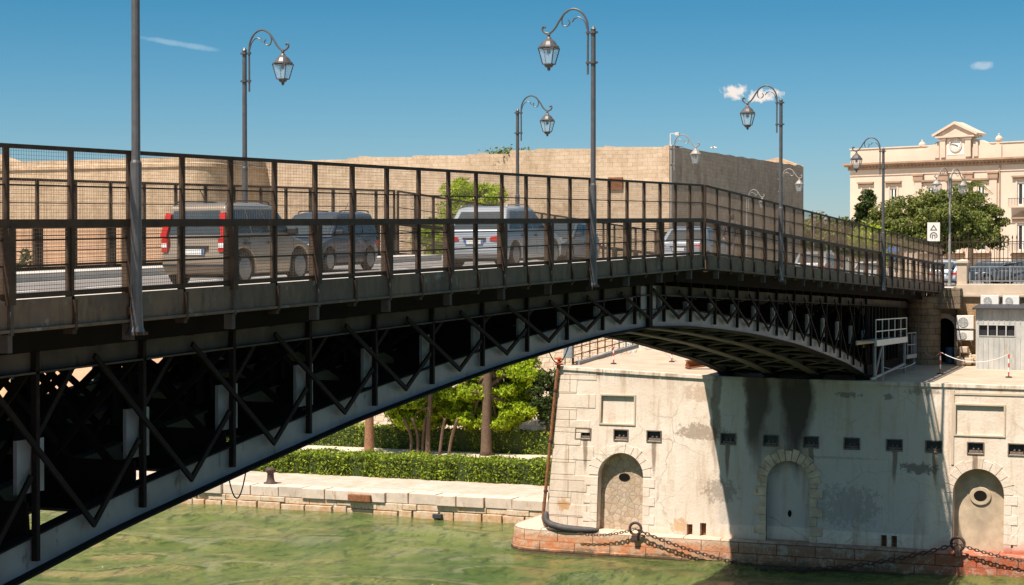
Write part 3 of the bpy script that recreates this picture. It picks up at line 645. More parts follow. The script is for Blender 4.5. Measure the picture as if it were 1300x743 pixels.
h1 = MB(); disc(h1, -3.8, 3.74, .3, .24, .44, .47, 28); h1.build('porthole', MAT['shade_black'], pi_)
h1 = MB(); disc(h1, 5.3, 2.45, .09, .17, .30, .36); h1.build('oval_hole', MAT['shade_black'], pi_)
# voussoirs and jamb stones round each niche
def surround(u0, u1, v0, v1, name, wd=.42, proud=.03, nv=11, matn='pier_plaster'):
    mb = MB(); c = (u0 + u1) / 2; r = (u1 - u0) / 2; zc = v1 - r
    for i in range(nv):
        a0 = math.pi * i / nv + .012; a1 = math.pi * (i + 1) / nv - .012; ro = r + wd + (.1 if i % 2 else 0)
        arcp = [(c + r * math.cos(a0 + (a1 - a0) * k / 3), zc + r * math.sin(a0 + (a1 - a0) * k / 3)) for k in range(4)]
        arco = [(c + ro * math.cos(a1 - (a1 - a0) * k / 3), zc + ro * math.sin(a1 - (a1 - a0) * k / 3)) for k in range(4)]
        mb.prism(arcp + arco, -proud, .14, pf)
    z0 = v0; i = 0
    while z0 < zc - .1:
        z1 = min(z0 + .46, zc - .01); l = .62 if i % 2 else .34
        mb.prism(rect(u0 - l, u0, z0 + .01, z1 - .01), -proud, .14, pf); mb.prism(rect(u1, u1 + l, z0 + .01, z1 - .01), -proud, .14, pf)
        z0 += .46; i += 1
    mb.build('arch_surround', MAT[matn], pi_, bevel=.01, label=name)
surround(12.77, 15.1, 1.1, 5.1, None); surround(4.23, 6.39, 1.0, 5.05, 'weathered tan arch stones round the middle niche', .5, .06, 13, 'niche_stone'); surround(-4.95, -2.6, 1.1, 5.04, None)
# framed recessed panels
for (u0, u1, v0, v1, dp) in ((13.32, 15.05, 6.58, 7.98, .12), (-4.9, -2.7, 6.63, 8.0, .10)):
    mb = MB(); mb.prism(rect(u0, u1, v0, v1), dp - .005, dp + .3, pf); mb.build('panel', MAT['pier_plaster'], pi_)
    mb = MB()
    for r_ in (rect(u0 - .09, u1 + .09, v1, v1 + .09), rect(u0 - .09, u0, v0, v1), rect(u1, u1 + .09, v0, v1), rect(u0 - .09, u1 + .09, v0 - .08, v0)): mb.prism(r_, -.05, .05, pf)
    mb.build('panel_frame', MAT['cap_stone'], pi_, bevel=.01)
mb = MB(); mb.prism(rect(-2.62, -2.5, 5.2, 8.7), -.05, .03, pf); mb.prism(rect(-6.5, -2.5, 8.5, 8.6), -.04, .03, pf); mb.build('string_course', MAT['cap_stone'], pi_)
for u in vents:
    mb = MB(); mb.prism(rect(u - .37, u + .37, 5.77, 6.27), .16, .3, pf)
    o = mb.build('scupper', MAT['dark_metal'], pi_)
    mb = MB()
    for r_ in (rect(u - .40, u + .40, 6.25, 6.30), rect(u - .40, u - .35, 5.76, 6.25), rect(u + .35, u + .40, 5.76, 6.25), rect(u - .40, u + .40, 5.71, 5.76)): mb.prism(r_, -.04, .1, pf)
    for a in (-.12, .10): disc(mb, u + a, 5.97, .045, .045, .06, .17, 8)
    mb.prism(rect(u - .30, u + .3, 5.80, 5.9), .05, .17, pf)
    mb.build('frame', MAT['scupper_iron'], o) 
for r_ in slot_r:
    mb = MB(); mb.prism(r_, .3, .5, pf); mb.build('slot', MAT['rust'], pi_)
# coping along the pier head
mb = MB(); us = [-24, -12, -6, 0, 5, 9, 12, 15, 17.4]
for a, b_ in zip(us[:-1], us[1:]):
    mb.prism([(a + .01, ptop(a) - .16), (b_ - .01, ptop(b_) - .16), (b_ - .01, ptop(b_) + .02), (a + .01, ptop(a) + .02)], -.07 if a < 9 else -.10, .5, pf)
mb.build('coping', MAT['pier_plaster'], pi_, bevel=.02)
# battered footing with a rounded nose in the water
def foot_plan(off):
    pts = [(32.2 - off, -24)]
    for a in np.linspace(-90, 90, 13):
        pts.append((33.9 - (1.7 + off) * math.cos(R(float(a))) if True else 0, 18.2 + (1.7 + off) * math.sin(R(float(a)))) if a > -90 else (32.2 - off, 18.0))
    pts.append((60, 19.9 + off)); return pts
mb = MB()
layers = [(.55, -1.5), (.42, .12), (.36, .16), (.34, .5), (.28, .54), (.25, 1.02), (.12, 1.12), (-.5, 1.16)]
rings = [[(x, y, z) for x, y in foot_plan(o_)] for o_, z in layers]; n = len(rings[0])
mb.add([p for rg in rings for p in rg], [(i * n + k, i * n + k + 1, (i + 1) * n + k + 1, (i + 1) * n + k) for i in range(len(layers) - 1) for k in range(n - 1)] + [tuple(range((len(layers) - 1) * n, len(layers) * n))])
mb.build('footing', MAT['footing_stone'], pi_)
# terrace floor
mb = MB(); ss = [33.15, 38, 44, 50, 55, 60.0]; dd = [17.33, 15, 12, 9, 5, 0, -6, -12, -24]
mb.add([(s, d, ztop(s, d) - .005) for s in ss for d in dd], [(i * 9 + j, i * 9 + j + 1, (i + 1) * 9 + j + 1, (i + 1) * 9 + j) for i in range(5) for j in range(8)])
mb.build('terrace_floor', MAT['terrace_floor'], pi_)

# ---- abutment wall with the arched doorway
ab = empty('abutment', (46.3, 0, 8.9), 'dark weathered stone abutment wall with an arched doorway at the bridge end', 'wall')
af = lambda u, v, t_: (46.3 + t_, u, v)
dl = at(1212, s=46.3)[1]; dr = at(1186, s=46.3)[1]
s_, d_, Y_ = at(1199, s=46.3); zdoor0 = ztop(46.3, d_); zdoor1 = zy(404, Y_)
door = arch(dl, dr, zdoor0, zdoor1)
brk = at(1216, s=46.3)[1]
mb = MB()
holed(mb, [(brk, 8.5), (11.3, 8.5), (11.3, 13.44), (11, 12.6), (-.5, 12.6), (-.5, 13.44), (brk, 13.44)], [door], af, 0, 1.2)
mb.add([(46.3, 11.3, 8), (60, 11.3, 8), (60, 11.3, 13.44), (46.3, 11.3, 13.44), (60, 17.35, 8), (60, 17.35, 13.44)], [(0, 1, 2, 3), (1, 4, 5, 2)])
mb.build('wall', MAT['abutment_stone'], ab, fixn=False)
mb = MB(); mb.box(47.5, 51, dl - .6, dr + .6, zdoor0 - .1, zdoor1 + .4); mb.build('passage', MAT['shade_black'], ab)
mb = MB(); c = (dl + dr) / 2; r = (dr - dl) / 2; zc = zdoor1 - r
for i in range(9):
    a0 = math.pi * i / 9 + .01; a1 = math.pi * (i + 1) / 9 - .01; ro = r + .26
    mb.prism([(c + r * math.cos(a0 + (a1 - a0) * k / 2), zc + r * math.sin(a0 + (a1 - a0) * k / 2)) for k in range(3)] + [(c + ro * math.cos(a1 - (a1 - a0) * k / 2), zc + ro * math.sin(a1 - (a1 - a0) * k / 2)) for k in range(3)], -.06, .12, af)
for k in range(4):
    z0 = zdoor0 + k * (zc - zdoor0) / 4; z1 = z0 + (zc - zdoor0) / 4 - .02
    mb.prism(rect(dl - .26, dl, z0, z1), -.06, .12, af); mb.prism(rect(dr, dr + .26, z0, z1), -.06, .12, af)
mb.build('door_surround', MAT['terrace_floor'], ab, bevel=.01)
s_, d_, Y_ = at(1173, s=45.6)
mb = MB(); mb.lathe([(1.0, 0), (.95, .4), (.85, .6), (.85, 3.3), (.98, 3.5), (1.0, 3.95)], (45.9, d_, 9.0), 24); mb.build('buttress', MAT['abutment_stone'], ab, smooth=False)
mb = MB(); s2, d2, Y2 = at(1200, s=45.9); mb.box(45.3, 46.28, d2 - .9, d2 + .9, zy(392, Y2), 13.4); mb.build('corbel', MAT['abutment_stone'], ab, bevel=.05)

# brick wall to the right of it, with cornice, pillar, railing
bw = empty('brick_wall', (46.2, -8, 8.9), 'patchy orange brick retaining wall with a pale stone ledge right of the doorway', 'wall')
mb = MB(); mb.box(46.15, 47, -60, brk - .02, 8.5, 12.9); mb.build('wall', MAT['orange_brick'], bw)
mb = MB(); mb.box(45.95, 47, -60, brk + .05, 12.92, 13.1); mb.box(46.05, 47.0, -60, brk + .05, 13.1, 13.62); mb.build('cornice', MAT['cap_stone'], bw, bevel=.03)
s_, d_, Y_ = at(1222, s=46.5)
gp = empty('gate_pillar', (46.5, d_, 13.62), 'short square cream stone pillar with cap at the end of the street railing', 'pillar')
mb = MB(); mb.box(46.2, 46.8, d_ - .27, d_ + .27, 13.62, 14.75); mb.build('shaft', MAT['cap_stone'], gp, bevel=.02)
mb = MB(); mb.box(46.12, 46.88, d_ - .35, d_ + .35, 14.75, 14.86); mb.add([(46.15, d_ - .32, 14.86), (46.85, d_ - .32, 14.86), (46.85, d_ + .32, 14.86), (46.15, d_ + .32, 14.86), (46.5, d_, 14.98)], [(0, 1, 4), (1, 2, 4), (2, 3, 4), (3, 0, 4)]); mb.build('cap', MAT['cap_stone'], gp)
sr = empty('street_railing', (46.4, d_ - 3, 13.62), 'pale grey metal balustrade of upright bars on the brick wall ledge', 'railing')
mb = MB(); y0 = d_ - .4
mb.bar((46.4, y0, 14.55), (46.4, y0 - 14, 14.55), .07, .05); mb.bar((46.4, y0, 13.78), (46.4, y0 - 14, 13.78), .05, .05); mb.build('rail', MAT['grey_metal'], sr)
for k in range(0, 14):
    mb = MB(); mb.bar((46.4, y0 - k * 1.06, 13.6), (46.4, y0 - k * 1.06, 14.6), .06); mb.build('post', MAT['grey_metal'], sr)
for k in range(70):
    if k % 5 == 0: continue
    mb = MB(); mb.bar((46.4, y0 - k * .2 - .1, 13.78), (46.4, y0 - k * .2 - .1, 14.53), .028); mb.build('baluster', MAT['grey_metal'], sr)
# dark spear-topped fence beyond the street
sf = empty('spear_fence', (58, -16, ZS), 'tall dark iron fence with spear tips in front of the big tree', 'fence')
mb = MB(); fy0 = at(1196, s=58)[1]; 
for z_ in (ZS + .35, ZS + 1.6, ZS + 2.6): mb.bar((58, fy0, z_), (58, fy0 - 26, z_), .06, .05)
mb.build('rail', MAT['rail_brown'], sf)
for k in range(96):
    mb = MB(); y_ = fy0 - k * .26; mb.bar((58, y_, ZS), (58, y_, ZS + 2.75), .035); mb.lathe([(.0, .0), (.05, .07), (.005, .28)], (58, y_, ZS + 2.75), 4); mb.build('spear', MAT['rail_brown'], sf)

# ================================================================ THE SWING BRIDGE, two arms
def zd(s): return 14.87 - (.0257 if s < 0 else .029) * abs(s)
zd0 = zd
RIBT = [(0, 12.62), (4, 12.52), (8, 12.28), (12, 12.0), (16, 11.64), (20, 11.24), (24.3, 10.69), (28.5, 10.13), (31.6, 9.60), (33.8, 9.2)]
def zb(t):
    for (a, za), (b_, zb_) in zip(RIBT[:-1], RIBT[1:]):
        if t <= b_: return za + (zb_ - za) * (t - a) / (b_ - a)
    return RIBT[-1][1]
DP = [1.88, 4.2, 6.5, 8.8]; WB = 10.6; STEP = 1.47; TE = 33.8; T_END = 46.2
def strip(mb, sg, ts, d0, d1, lo, hi):
    """band along the arm between heights lo(t), hi(t) and across d0..d1"""
    for a, b_ in zip(ts[:-1], ts[1:]):
        vs_ = [(sg * a, d0, lo(a)), (sg * b_, d0, lo(b_)), (sg * b_, d1, lo(b_)), (sg * a, d1, lo(a)), (sg * a, d0, hi(a)), (sg * b_, d0, hi(b_)), (sg * b_, d1, hi(b_)), (sg * a, d1, hi(a))]
        fs = [(0, 3, 2, 1), (4, 5, 6, 7), (0, 1, 5, 4), (2, 3, 7, 6)]
        if a == ts[0]: fs.append((3, 0, 4, 7))
        if b_ == ts[-1]: fs.append((1, 2, 6, 5))
        mb.add(vs_, fs)
def arm(sg, label):
    zd = lambda t: zd0(sg * t)
    A = empty('bridge_arm', (sg * 36, 5.3, 9.0), label, 'bridge')
    T = [.12, T_END]
    def B(mb, name, mat, par=A, **k): return mb.build(name, MAT[mat], par, **k)
    # deck, road, footways
    mb = MB(); strip(mb, sg, T, .06, WB - .06, lambda t: zd(t) - .42, lambda t: zd(t) - .15); B(mb, 'deck', 'bridge_dark')
    mb = MB(); strip(mb, sg, T, 1.75, 8.85, lambda t: zd(t) - .147, lambda t: zd(t) - .13); B(mb, 'road_surface', 'asphalt')
    mb = MB(); strip(mb, sg, T, 1.86, 1.98, lambda t: zd(t) - .128, lambda t: zd(t) - .1255); strip(mb, sg, T, 8.55, 8.67, lambda t: zd(t) - .128, lambda t: zd(t) - .1255)
    tt = .6
    while tt < T_END - 2: strip(mb, sg, [tt, tt + 1.6], 5.2, 5.32, lambda t: zd(t) - .128, lambda t: zd(t) - .1255); tt += 3.2
    B(mb, 'road_marking', 'road_paint')
    mb = MB(); strip(mb, sg, T, .05, 1.73, lambda t: zd(t) - .148, lambda t: zd(t) + .01); B(mb, 'footway', 'pavement')
    mb = MB(); strip(mb, sg, T, 8.87, WB - .05, lambda t: zd(t) - .148, lambda t: zd(t) + .06); B(mb, 'footway', 'pavement')
    # edge beams
    for d0 in (-.04, WB - .04):
        mb = MB(); strip(mb, sg, T, d0, d0 + .08, lambda t: zd(t) - .41, lambda t: zd(t) + .045); B(mb, 'edge_beam', 'fascia')
        mb = MB(); strip(mb, sg, T, d0 - .05, d0 - .003, lambda t: zd(t) - .40, lambda t: zd(t) - .36); B(mb, 'drip_strip', 'fascia')
    nk = int(T_END / STEP)
    # cantilever brackets under the footway
    for k in range(0, nk + 1):
        t0 = max(.2, k * STEP); heavy = k % 2 == 1
        for (do, sgn) in ((0, 1), (WB, -1)):
            mb = MB()
            e = do - sgn * .1
            x0, x1 = (sg * (t0 - .05), sg * (t0 + .05)); x0, x1 = min(x0, x1), max(x0, x1)
            z1 = zd(t0) - .1; zz = zd(t0) - (.68 if heavy else .50)
            f2 = lambda u, v, q_: (q_, do + sgn * u, v)
            mb.prism([(-.06, z1 - .33), (-.06, zz), (.10, zz), (.10, z1 - .33)], x0, x1, f2)
            mb.bar((sg * t0, do - sgn * .075, zd(t0) - .44), (sg * t0, do - sgn * .075, zd(t0) + .0), .05, .06)
            B(mb, 'bracket', 'chord_brown' if heavy else 'rail_brown')
    # stringers and cross beams under the deck
    for d in (1.0, 3.05, 5.3, 7.6, 9.6):
        mb = MB(); strip(mb, sg, T, d - .07, d + .07, lambda t: zd(t) - .80, lambda t: zd(t) - .425); B(mb, 'stringer', 'shade_black')
    for k in range(0, nk + 1):
        t0 = max(.25, k * STEP); mb = MB(); mb.box(min(sg * (t0 - .08), sg * (t0 + .08)), max(sg * (t0 - .08), sg * (t0 + .08)), 1.72, WB - 1.72, zd(t0) - .90, zd(t0) - .43)
        B(mb, 'cross_beam', 'shade_black')
    nodes = [STEP * (2 * k + 1) for k in range(12)]       # 1.47 ... 33.8
    tsr = [.15] + [i * .9 for i in range(1, 37)] + [TE]
    for pi2, d in enumerate(DP):
        near = pi2 == 0 or pi2 == 3
        tr = MB(); strip(tr, sg, tsr, d - .05, d + .05, lambda t: zb(t) + .04, lambda t: zb(t) + .56)
        fr = B(tr, 'arch_girder', 'bridge_steel' if near else 'rib_inner', label=None)
        mb = MB(); strip(mb, sg, tsr, d - .24, d + .24, lambda t: zb(t), lambda t: zb(t) + .038); strip(mb, sg, tsr, d - .14, d + .14, lambda t: zb(t) + .562, lambda t: zb(t) + .59)
        B(mb, 'flange', 'bridge_dark' if near else 'rib_inner', fr)
        if near:
            mb = MB(); 
        tcm = MB(); strip(tcm, sg, [.15, T_END], d - .06, d + .06, lambda t: zd(t) - 1.20, lambda t: zd(t) - .902); strip(tcm, sg, [.15, T_END], d - .18, d + .18, lambda t: zd(t) - 1.235, lambda t: zd(t) - 1.203)
        B(tcm, 'top_chord', 'chord_brown' if near else 'rib_inner', fr)
        web = MB()
        for t0 in nodes:
            zt = zd(t0) - 1.2; z0 = zb(t0) + .18; gap = zt - z0
            m1 = MB() if near else web
            dn = d - .13
            m1.bar((sg * t0, dn, z0), (sg * t0, dn, zt + .3), .09, .10, up=(0, 1, 0))
            if near: B(m1, 'vertical_strut', 'bridge_dark', fr)
            for q_ in (1, -1):
                m1 = MB() if near else web
                ta, tb = t0 - q_ * STEP, t0 + q_ * STEP
                ta = max(.2, min(TE, ta)); tb = max(.2, min(TE, tb))
                za = zd(ta) - 1.05; zb2 = zb(tb) + .30
                dq = dn - .06 if q_ == sg else d + .12
                if q_ == sg or not near: m1.bar((sg * ta, dq, za), (sg * tb, dq, zb2), .095 if near else .13, .05, up=(0, 1, 0))
                else:
                    tm_, zm_ = (ta + tb) / 2, (za + zb2) / 2
                    m1.bar((sg * ta, dq, za), (sg * tm_, dq, zm_), .095, .05, up=(0, 1, 0)); B(m1, 'diagonal_brace', 'bridge_dark', fr); m1 = MB()
                    m1.bar((sg * (tm_ + .1 * (tb - tm_)), dn - .03, zm_ + .1 * (zb2 - zm_)), (sg * tb, dn - .03, zb2), .095, .05, up=(0, 1, 0))
                if near: B(m1, 'diagonal_brace', 'bridge_dark', fr)
            gs = min(.42, gap * .30)
            m1 = MB() if near else web
            zm = (zt + z0) / 2
            hh_ = gs if t0 > 3 else gap / 2 + .05
            m1.box(min(sg * (t0 - .34), sg * (t0 + .34)), max(sg * (t0 - .34), sg * (t0 + .34)), d - .035, d + .035, zm - max(hh_, .2), zm + max(hh_, .2))
            if near: B(m1, 'gusset_plate', 'bridge_steel', fr)
        if not near: B(web, 'lattice_web', 'shade_black', fr)
        # pivot end: closely spaced posts down to the turntable
        mb = MB()
        for k in range(10):
            t0 = TE + .5 + k * .85
            if t0 > 42.6: break
            mb.bar((sg * t0, d - .1, 9.35), (sg * t0, d - .1, zd(t0) - 1.2), .16, .16, up=(0, 1, 0))
            if k % 2 == 0 and t0 + .85 < 42.6: mb.bar((sg * t0, d - .02, 9.5), (sg * (t0 + .85), d - .02, zd(t0) - 1.2), .08, .05, up=(0, 1, 0)); mb.bar((sg * (t0 + .85), d - .02, 9.5), (sg * t0, d - .02, zd(t0) - 1.2), .08, .05, up=(0, 1, 0))
        B(mb, 'pivot_frame', 'bridge_dark' if pi2 == 0 else 'shade_black', fr)
        mb = MB(); strip(mb, sg, [TE, 42.6], d - .2, d + .2, lambda t: 9.22, lambda t: 9.75); B(mb, 'pivot_girder', 'bridge_dark', fr)
        mb = MB(); mb.lathe([(.5, 0), (.5, .12), (.36, .14), (.36, .3), (.45, .31), (.45, .4)], (sg * 33.9, d, 8.86), 20); B(mb, 'bearing', 'bridge_dark', fr)
    # cross frames between the girders (diaphragms with X bars) and bottom laterals
    for k, t0 in enumerate(nodes + [36.5, 39.5, 42.4]):
        mb = MB(); zt = zd(t0) - .92; z0 = (zb(t0) if t0 < 34 else 9.25) + .1
        for a, b_ in zip(DP[:-1], DP[1:]):
            mb.bar((sg * t0, a, zt - .08), (sg * t0, b_, zt - .08), .08, .28 if t0 < 14 else .16); mb.bar((sg * t0, a, z0 + .2), (sg * t0, b_, z0 + .2), .08, .5)
            mb.bar((sg * t0, a, z0 + .3), (sg * t0, b_, zt - .3), .07, .22 if t0 < 14 or t0 > 34 else .13); mb.bar((sg * (t0 + .05), a, zt - .3), (sg * (t0 + .05), b_, z0 + .3), .07, .22 if t0 < 14 or t0 > 34 else .13)
            if zt - z0 > 1.6:
                zm = (zt + z0) / 2; mb.box(min(sg * t0, sg * (t0 + .06)), max(sg * t0, sg * (t0 + .06)), a, b_, z0 + .3, (zm + .25 * (zt - z0)) if t0 < 14 or t0 > 34 else (z0 + .30 * (zt - z0)))  # solid plates added to shut out daylight and keep the inside black
        B(mb, 'cross_frame', 'shade_black')
        if k < 11:
            mb = MB(); t1 = nodes[k + 1]
            for a, b_ in zip(DP[:-1], DP[1:]):
                mb.bar((sg * t0, a, zb(t0) + .06), (sg * t0, b_, zb(t0) + .06), .12, .05)
                mb.bar((sg * t0, a, zb(t0) + .1), (sg * t1, b_, zb(t1) + .1), .09, .05); mb.bar((sg * t0, b_, zb(t0) + .13), (sg * t1, a, zb(t1) + .13), .09, .05)
            B(mb, 'lateral_brace', 'rib_inner')
    # end plates at the joint
    for d in DP:
        mb = MB(); mb.box(min(sg * .1, sg * .75), max(sg * .1, sg * .75), d - .09, d - .06, zb(.3) + .3, zd(0) - .95); B(mb, 'end_plate', 'bridge_steel' if d < 2 else 'bridge_dark')
    mb = MB(); mb.box(min(sg * .03, sg * .16), max(sg * .03, sg * .16), 1.70, 8.95, zb(0) - .02, zd(0) - .43); B(mb, 'end_frame', 'bridge_dark')
    # railings
    for side, (d0, lab) in enumerate(((0.0, None), (WB, None))):
        rl_ = MB(); T2 = [.10, T_END]
        strip(rl_, sg, T2, d0 - .035, d0 + .035, lambda t: zd(t) + 2.15, lambda t: zd(t) + 2.21)
        strip(rl_, sg, T2, d0 - .06, d0 + .06, lambda t: zd(t) + 1.045, lambda t: zd(t) + 1.165)
        strip(rl_, sg, T2, d0 - .012, d0 + .012, lambda t: zd(t) + 1.63, lambda t: zd(t) + 1.655)
        strip(rl_, sg, T2, d0 - .03, d0 + .03, lambda t: zd(t) + .06, lambda t: zd(t) + .135)
        for h in (.50, .86): strip(rl_, sg, T2, d0 - .014, d0 + .014, lambda t: zd(t) + h, lambda t: zd(t) + h + .026)
        ro = B(rl_, 'railing', 'rail_brown')
        for k in range(0, nk + 1):
            t0 = max(.14, k * STEP); heavy = k % 2 == 1
            mb = MB(); mb.box(sg * t0 - .03, sg * t0 + .03, d0 - .04, d0 + .04, zd(t0) + .0, zd(t0) + 2.15)
            B(mb, 'post', 'rail_brown', ro)
            if heavy:
                mb = MB(); mb.box(sg * t0 - .075, sg * t0 + .075, d0 - .11, d0 + .09, zd(t0) - .02, zd(t0) + 1.044); B(mb, 'stanchion', 'rail_brown', ro)
            else:
                mb = MB(); mb.box(sg * t0 - .085, sg * t0 - .045, d0 - .02, d0 + .04, zd(t0) + .0, zd(t0) + 1.04); B(mb, 'stanchion', 'rail_brown', ro)
            if k < nk:
                t1 = (k + 1) * STEP; mb = MB(); nv = 26; wv = .0029
                for i in range(1, nv):
                    tq = t0 + (t1 - t0) * i / nv; x = sg * tq
                    zA, zB_ = zd(tq) + .12, zd(tq) + 2.16
                    mb.add([(x - wv, d0, zA), (x + wv, d0, zA), (x + wv, d0, zB_), (x - wv, d0, zB_)], [(0, 1, 2, 3)]); mb.add([(x, d0 - wv, zA), (x, d0 + wv, zA), (x, d0 + wv, zB_), (x, d0 - wv, zB_)], [(0, 1, 2, 3)])
                for i in range(1, 38):
                    h = .12 + i * .054; wh = .0036 if h < 1.05 else .0018
                    a, b_ = sg * (t0 + .03), sg * (t1 - .03); za, zb_ = zd(t0) + h, zd(t1) + h
                    mb.add([(a, d0 - .006, za - wh), (b_, d0 - .006, zb_ - wh), (b_, d0 - .006, zb_ + wh), (a, d0 - .006, za + wh)], [(0, 1, 2, 3)])
                B(mb, 'mesh_panel', 'rail_mesh', ro, fixn=False)
    return A
armL = arm(-1, 'near dark riveted swing bridge arm rising from the lower left to the joint')
armR = arm(1, 'far dark riveted swing bridge arm running down to the right onto the pale pier')
# left arm's own pier and the bank the photographer stands on (outside the frame)
npier = empty('near_pier', (-38, 5, 0), 'stone pier under the near arm of the bridge', 'pier')
mb = MB(); mb.box(-60, -33.2, -18, 17, -1.5, 8.9); mb.build('body', MAT['pier_plaster'], npier)
nb = MB(); nb.box(-400, -47.5, -300, -17.8, -1.5, 12.9); nb.box(-400, -47.2, -17.8, 300, -1.5, 12.95); tag(nb.build('near_bank', MAT['pavement']), kind='structure')

# access platform hung beside the pivot
pl = empty('access_platform', (38, -.6, 11), 'pale grey steel inspection platform with handrail beside the pivot posts', 'platform')
s0, d0, Y0 = at(1112, d=.7); s1, d1, Y1 = at(1151, d=.7)
zf0 = zy(436, Y0); zf1 = zy(431, Y1)
mb = MB(); mb.bar((s0, .7, zf0), (s1, .7, zf1), .12, .28); mb.bar((s0, 1.6, zf0), (s1, 1.6, zf1), .08, .2)
mb.add([(s0, .7, zf0 + .1), (s1, .7, zf1 + .1), (s1, 1.6, zf1 + .1), (s0, 1.6, zf0 + .1)], [(0, 1, 2, 3)]); mb.build('walkway', MAT['white_metal'], pl)
mb = MB()
for h in (.55, 1.1): mb.bar((s0, .7, zf0 + h), (s1, .7, zf1 + h), .045)
for i in range(6): f_ = i / 5; x = s0 + (s1 - s0) * f_; z_ = zf0 + (zf1 - zf0) * f_; mb.bar((x, .7, z_), (x, .7, z_ + 1.1), .045)
mb.build('handrail', MAT['white_metal'], pl)
s2 = at(1163, d=.7)[0]
mb = MB(); mb.bar((s1, .7, zf1 - .9), (s2, .7, zf1 - .95), .1, .2)
for h in (-.3, .3): mb.bar((s1 + .2, .7, zf1 + h), (s2, .7, zf1 + h - .05), .04)
for x in (s1 + .3, (s1 + s2) / 2 + .1, s2): mb.bar((x, .7, zf1 - .9), (x, .7, zf1 + .3), .04)
for x, zl in ((s0 + .3, 9.1), (s0 + 2.2, 9.1), (s1, 9.1), (s2, 9.1)): mb.bar((x, .8, zl), (x, .8, zf0), .1)
mb.bar((s0 - .5, .8, 9.3), (s1, .8, 9.6), .1); mb.bar((s0 + .3, .8, 9.3), (s0 + 2.2, .8, zf0), .07)
mb.build('support_frame', MAT['grey_metal'], pl)

# ================================================================ STREET LAMPS
def lerp(a, b, f): return tuple(x + (y - x) * f for x, y in zip(a, b))
def smooth_path(pts, k=5):
    out = []; P_ = [pts[0]] + list(pts) + [pts[-1]]
    for i in range(1, len(P_) - 2):
        p0, p1, p2, p3 = P_[i - 1:i + 3]
        for j in range(k):
            f = j / k; out.append(tuple(.5 * (2 * b + (c - a) * f + (2 * a - 5 * b + 4 * c - d) * f * f + (-a + 3 * b - 3 * c + d) * f ** 3) for a, b, c, d in zip(p0, p1, p2, p3)))
    out.append(pts[-1]); return out
def lantern(par, oy, oz, mat, mg, scale=1.0):
    """square tapered lantern hanging at local (0, oy), its hook at oz"""
    k = scale
    ro = MB(); ro.lathe([(.02, .0), (.05, -.03), (.03, -.07), (.06, -.10), (.075, -.13), (.17, -.21), (.235, -.31), (.27, -.33), (.28, -.36), (.25, -.375)], (0, oy, oz), 12)
    lo = ro.build('lantern', MAT[mat], par, world=False, smooth=False)
    fr = MB()
    t_, b_ = .215, .125
    for sx_ in (-1, 1):
        for sy in (-1, 1):
            fr.bar((sx_ * t_, oy + sy * t_, oz - .375), (sx_ * b_, oy + sy * b_, oz - .79), .022)
    for r, z_ in ((t_, -.38), (b_, -.79)):
        for a in ((1, 1, 1, -1), (1, -1, -1, -1), (-1, -1, -1, 1), (-1, 1, 1, 1)):
            fr.bar((a[0] * r, oy + a[1] * r, oz + z_), (a[2] * r, oy + a[3] * r, oz + z_), .024)
    fr.lathe([(.13, -.80), (.10, -.86), (.04, -.89), (.045, -.93), (.005, -.97)], (0, oy, oz), 10)
    fr.lathe([(.05, -.375), (.05, -.50), (.02, -.52)], (0, oy, oz), 8)
    fr.build('lantern_frame', MAT[mat], lo, world=False)
    gl = MB(); q_ = .95
    gl.add([(x * r * q_, oy + y * r * q_, oz + z_) for r, z_ in ((t_, -.385), (b_, -.785)) for x, y in ((1, 1), (-1, 1), (-1, -1), (1, -1))], [(0, 1, 5, 4), (1, 2, 6, 5), (2, 3, 7, 6), (3, 0, 4, 7)])
    gl.build('glass', MAT['lamp_glass'], lo, world=False)
def scroll_arm(par, sgn, H, mat):
    mb = MB()
    p = [(.15, H - 1.15), (.15, H - .5), (.15, H + .05), (.20, H + .28), (.34, H + .47), (.55, H + .55), (.76, H + .47), (.92, H + .28), (1.05, H + .08), (1.2, H - .04), (1.33, H - .02), (1.40, H + .06), (1.37, H + .14), (1.31, H + .10)]
    mb.tube([(0, sgn * a, b) for a, b in smooth_path(p)], .028, 7)
    p = [(.17, H + .02), (.24, H + .22), (.38, H + .33), (.50, H + .30), (.58, H + .22), (.54, H + .26), (.52, H + .32)]
    mb.tube([(0, sgn * a, b) for a, b in smooth_path(p)], .016, 6)
    p = [(.80, H + .44), (.86, H + .28), (.82, H + .14), (.71, H + .12), (.64, H + .20), (.68, H + .28)]
    mb.tube([(0, sgn * a, b) for a, b in smooth_path(p)], .018, 6)
    for z_ in (H - .08, H - .85):
        mb.bar((0, -sgn * .12, z_), (0, sgn * .20, z_), .05); mb.lathe([(.10, -.025), (.10, .025)], (0, 0, z_), 10); mb.lathe([(.05, -.03), (.05, .03)], (0, sgn * .15, z_), 8)
    mb.build('scroll_bracket', MAT[mat], par, world=False, smooth=False)
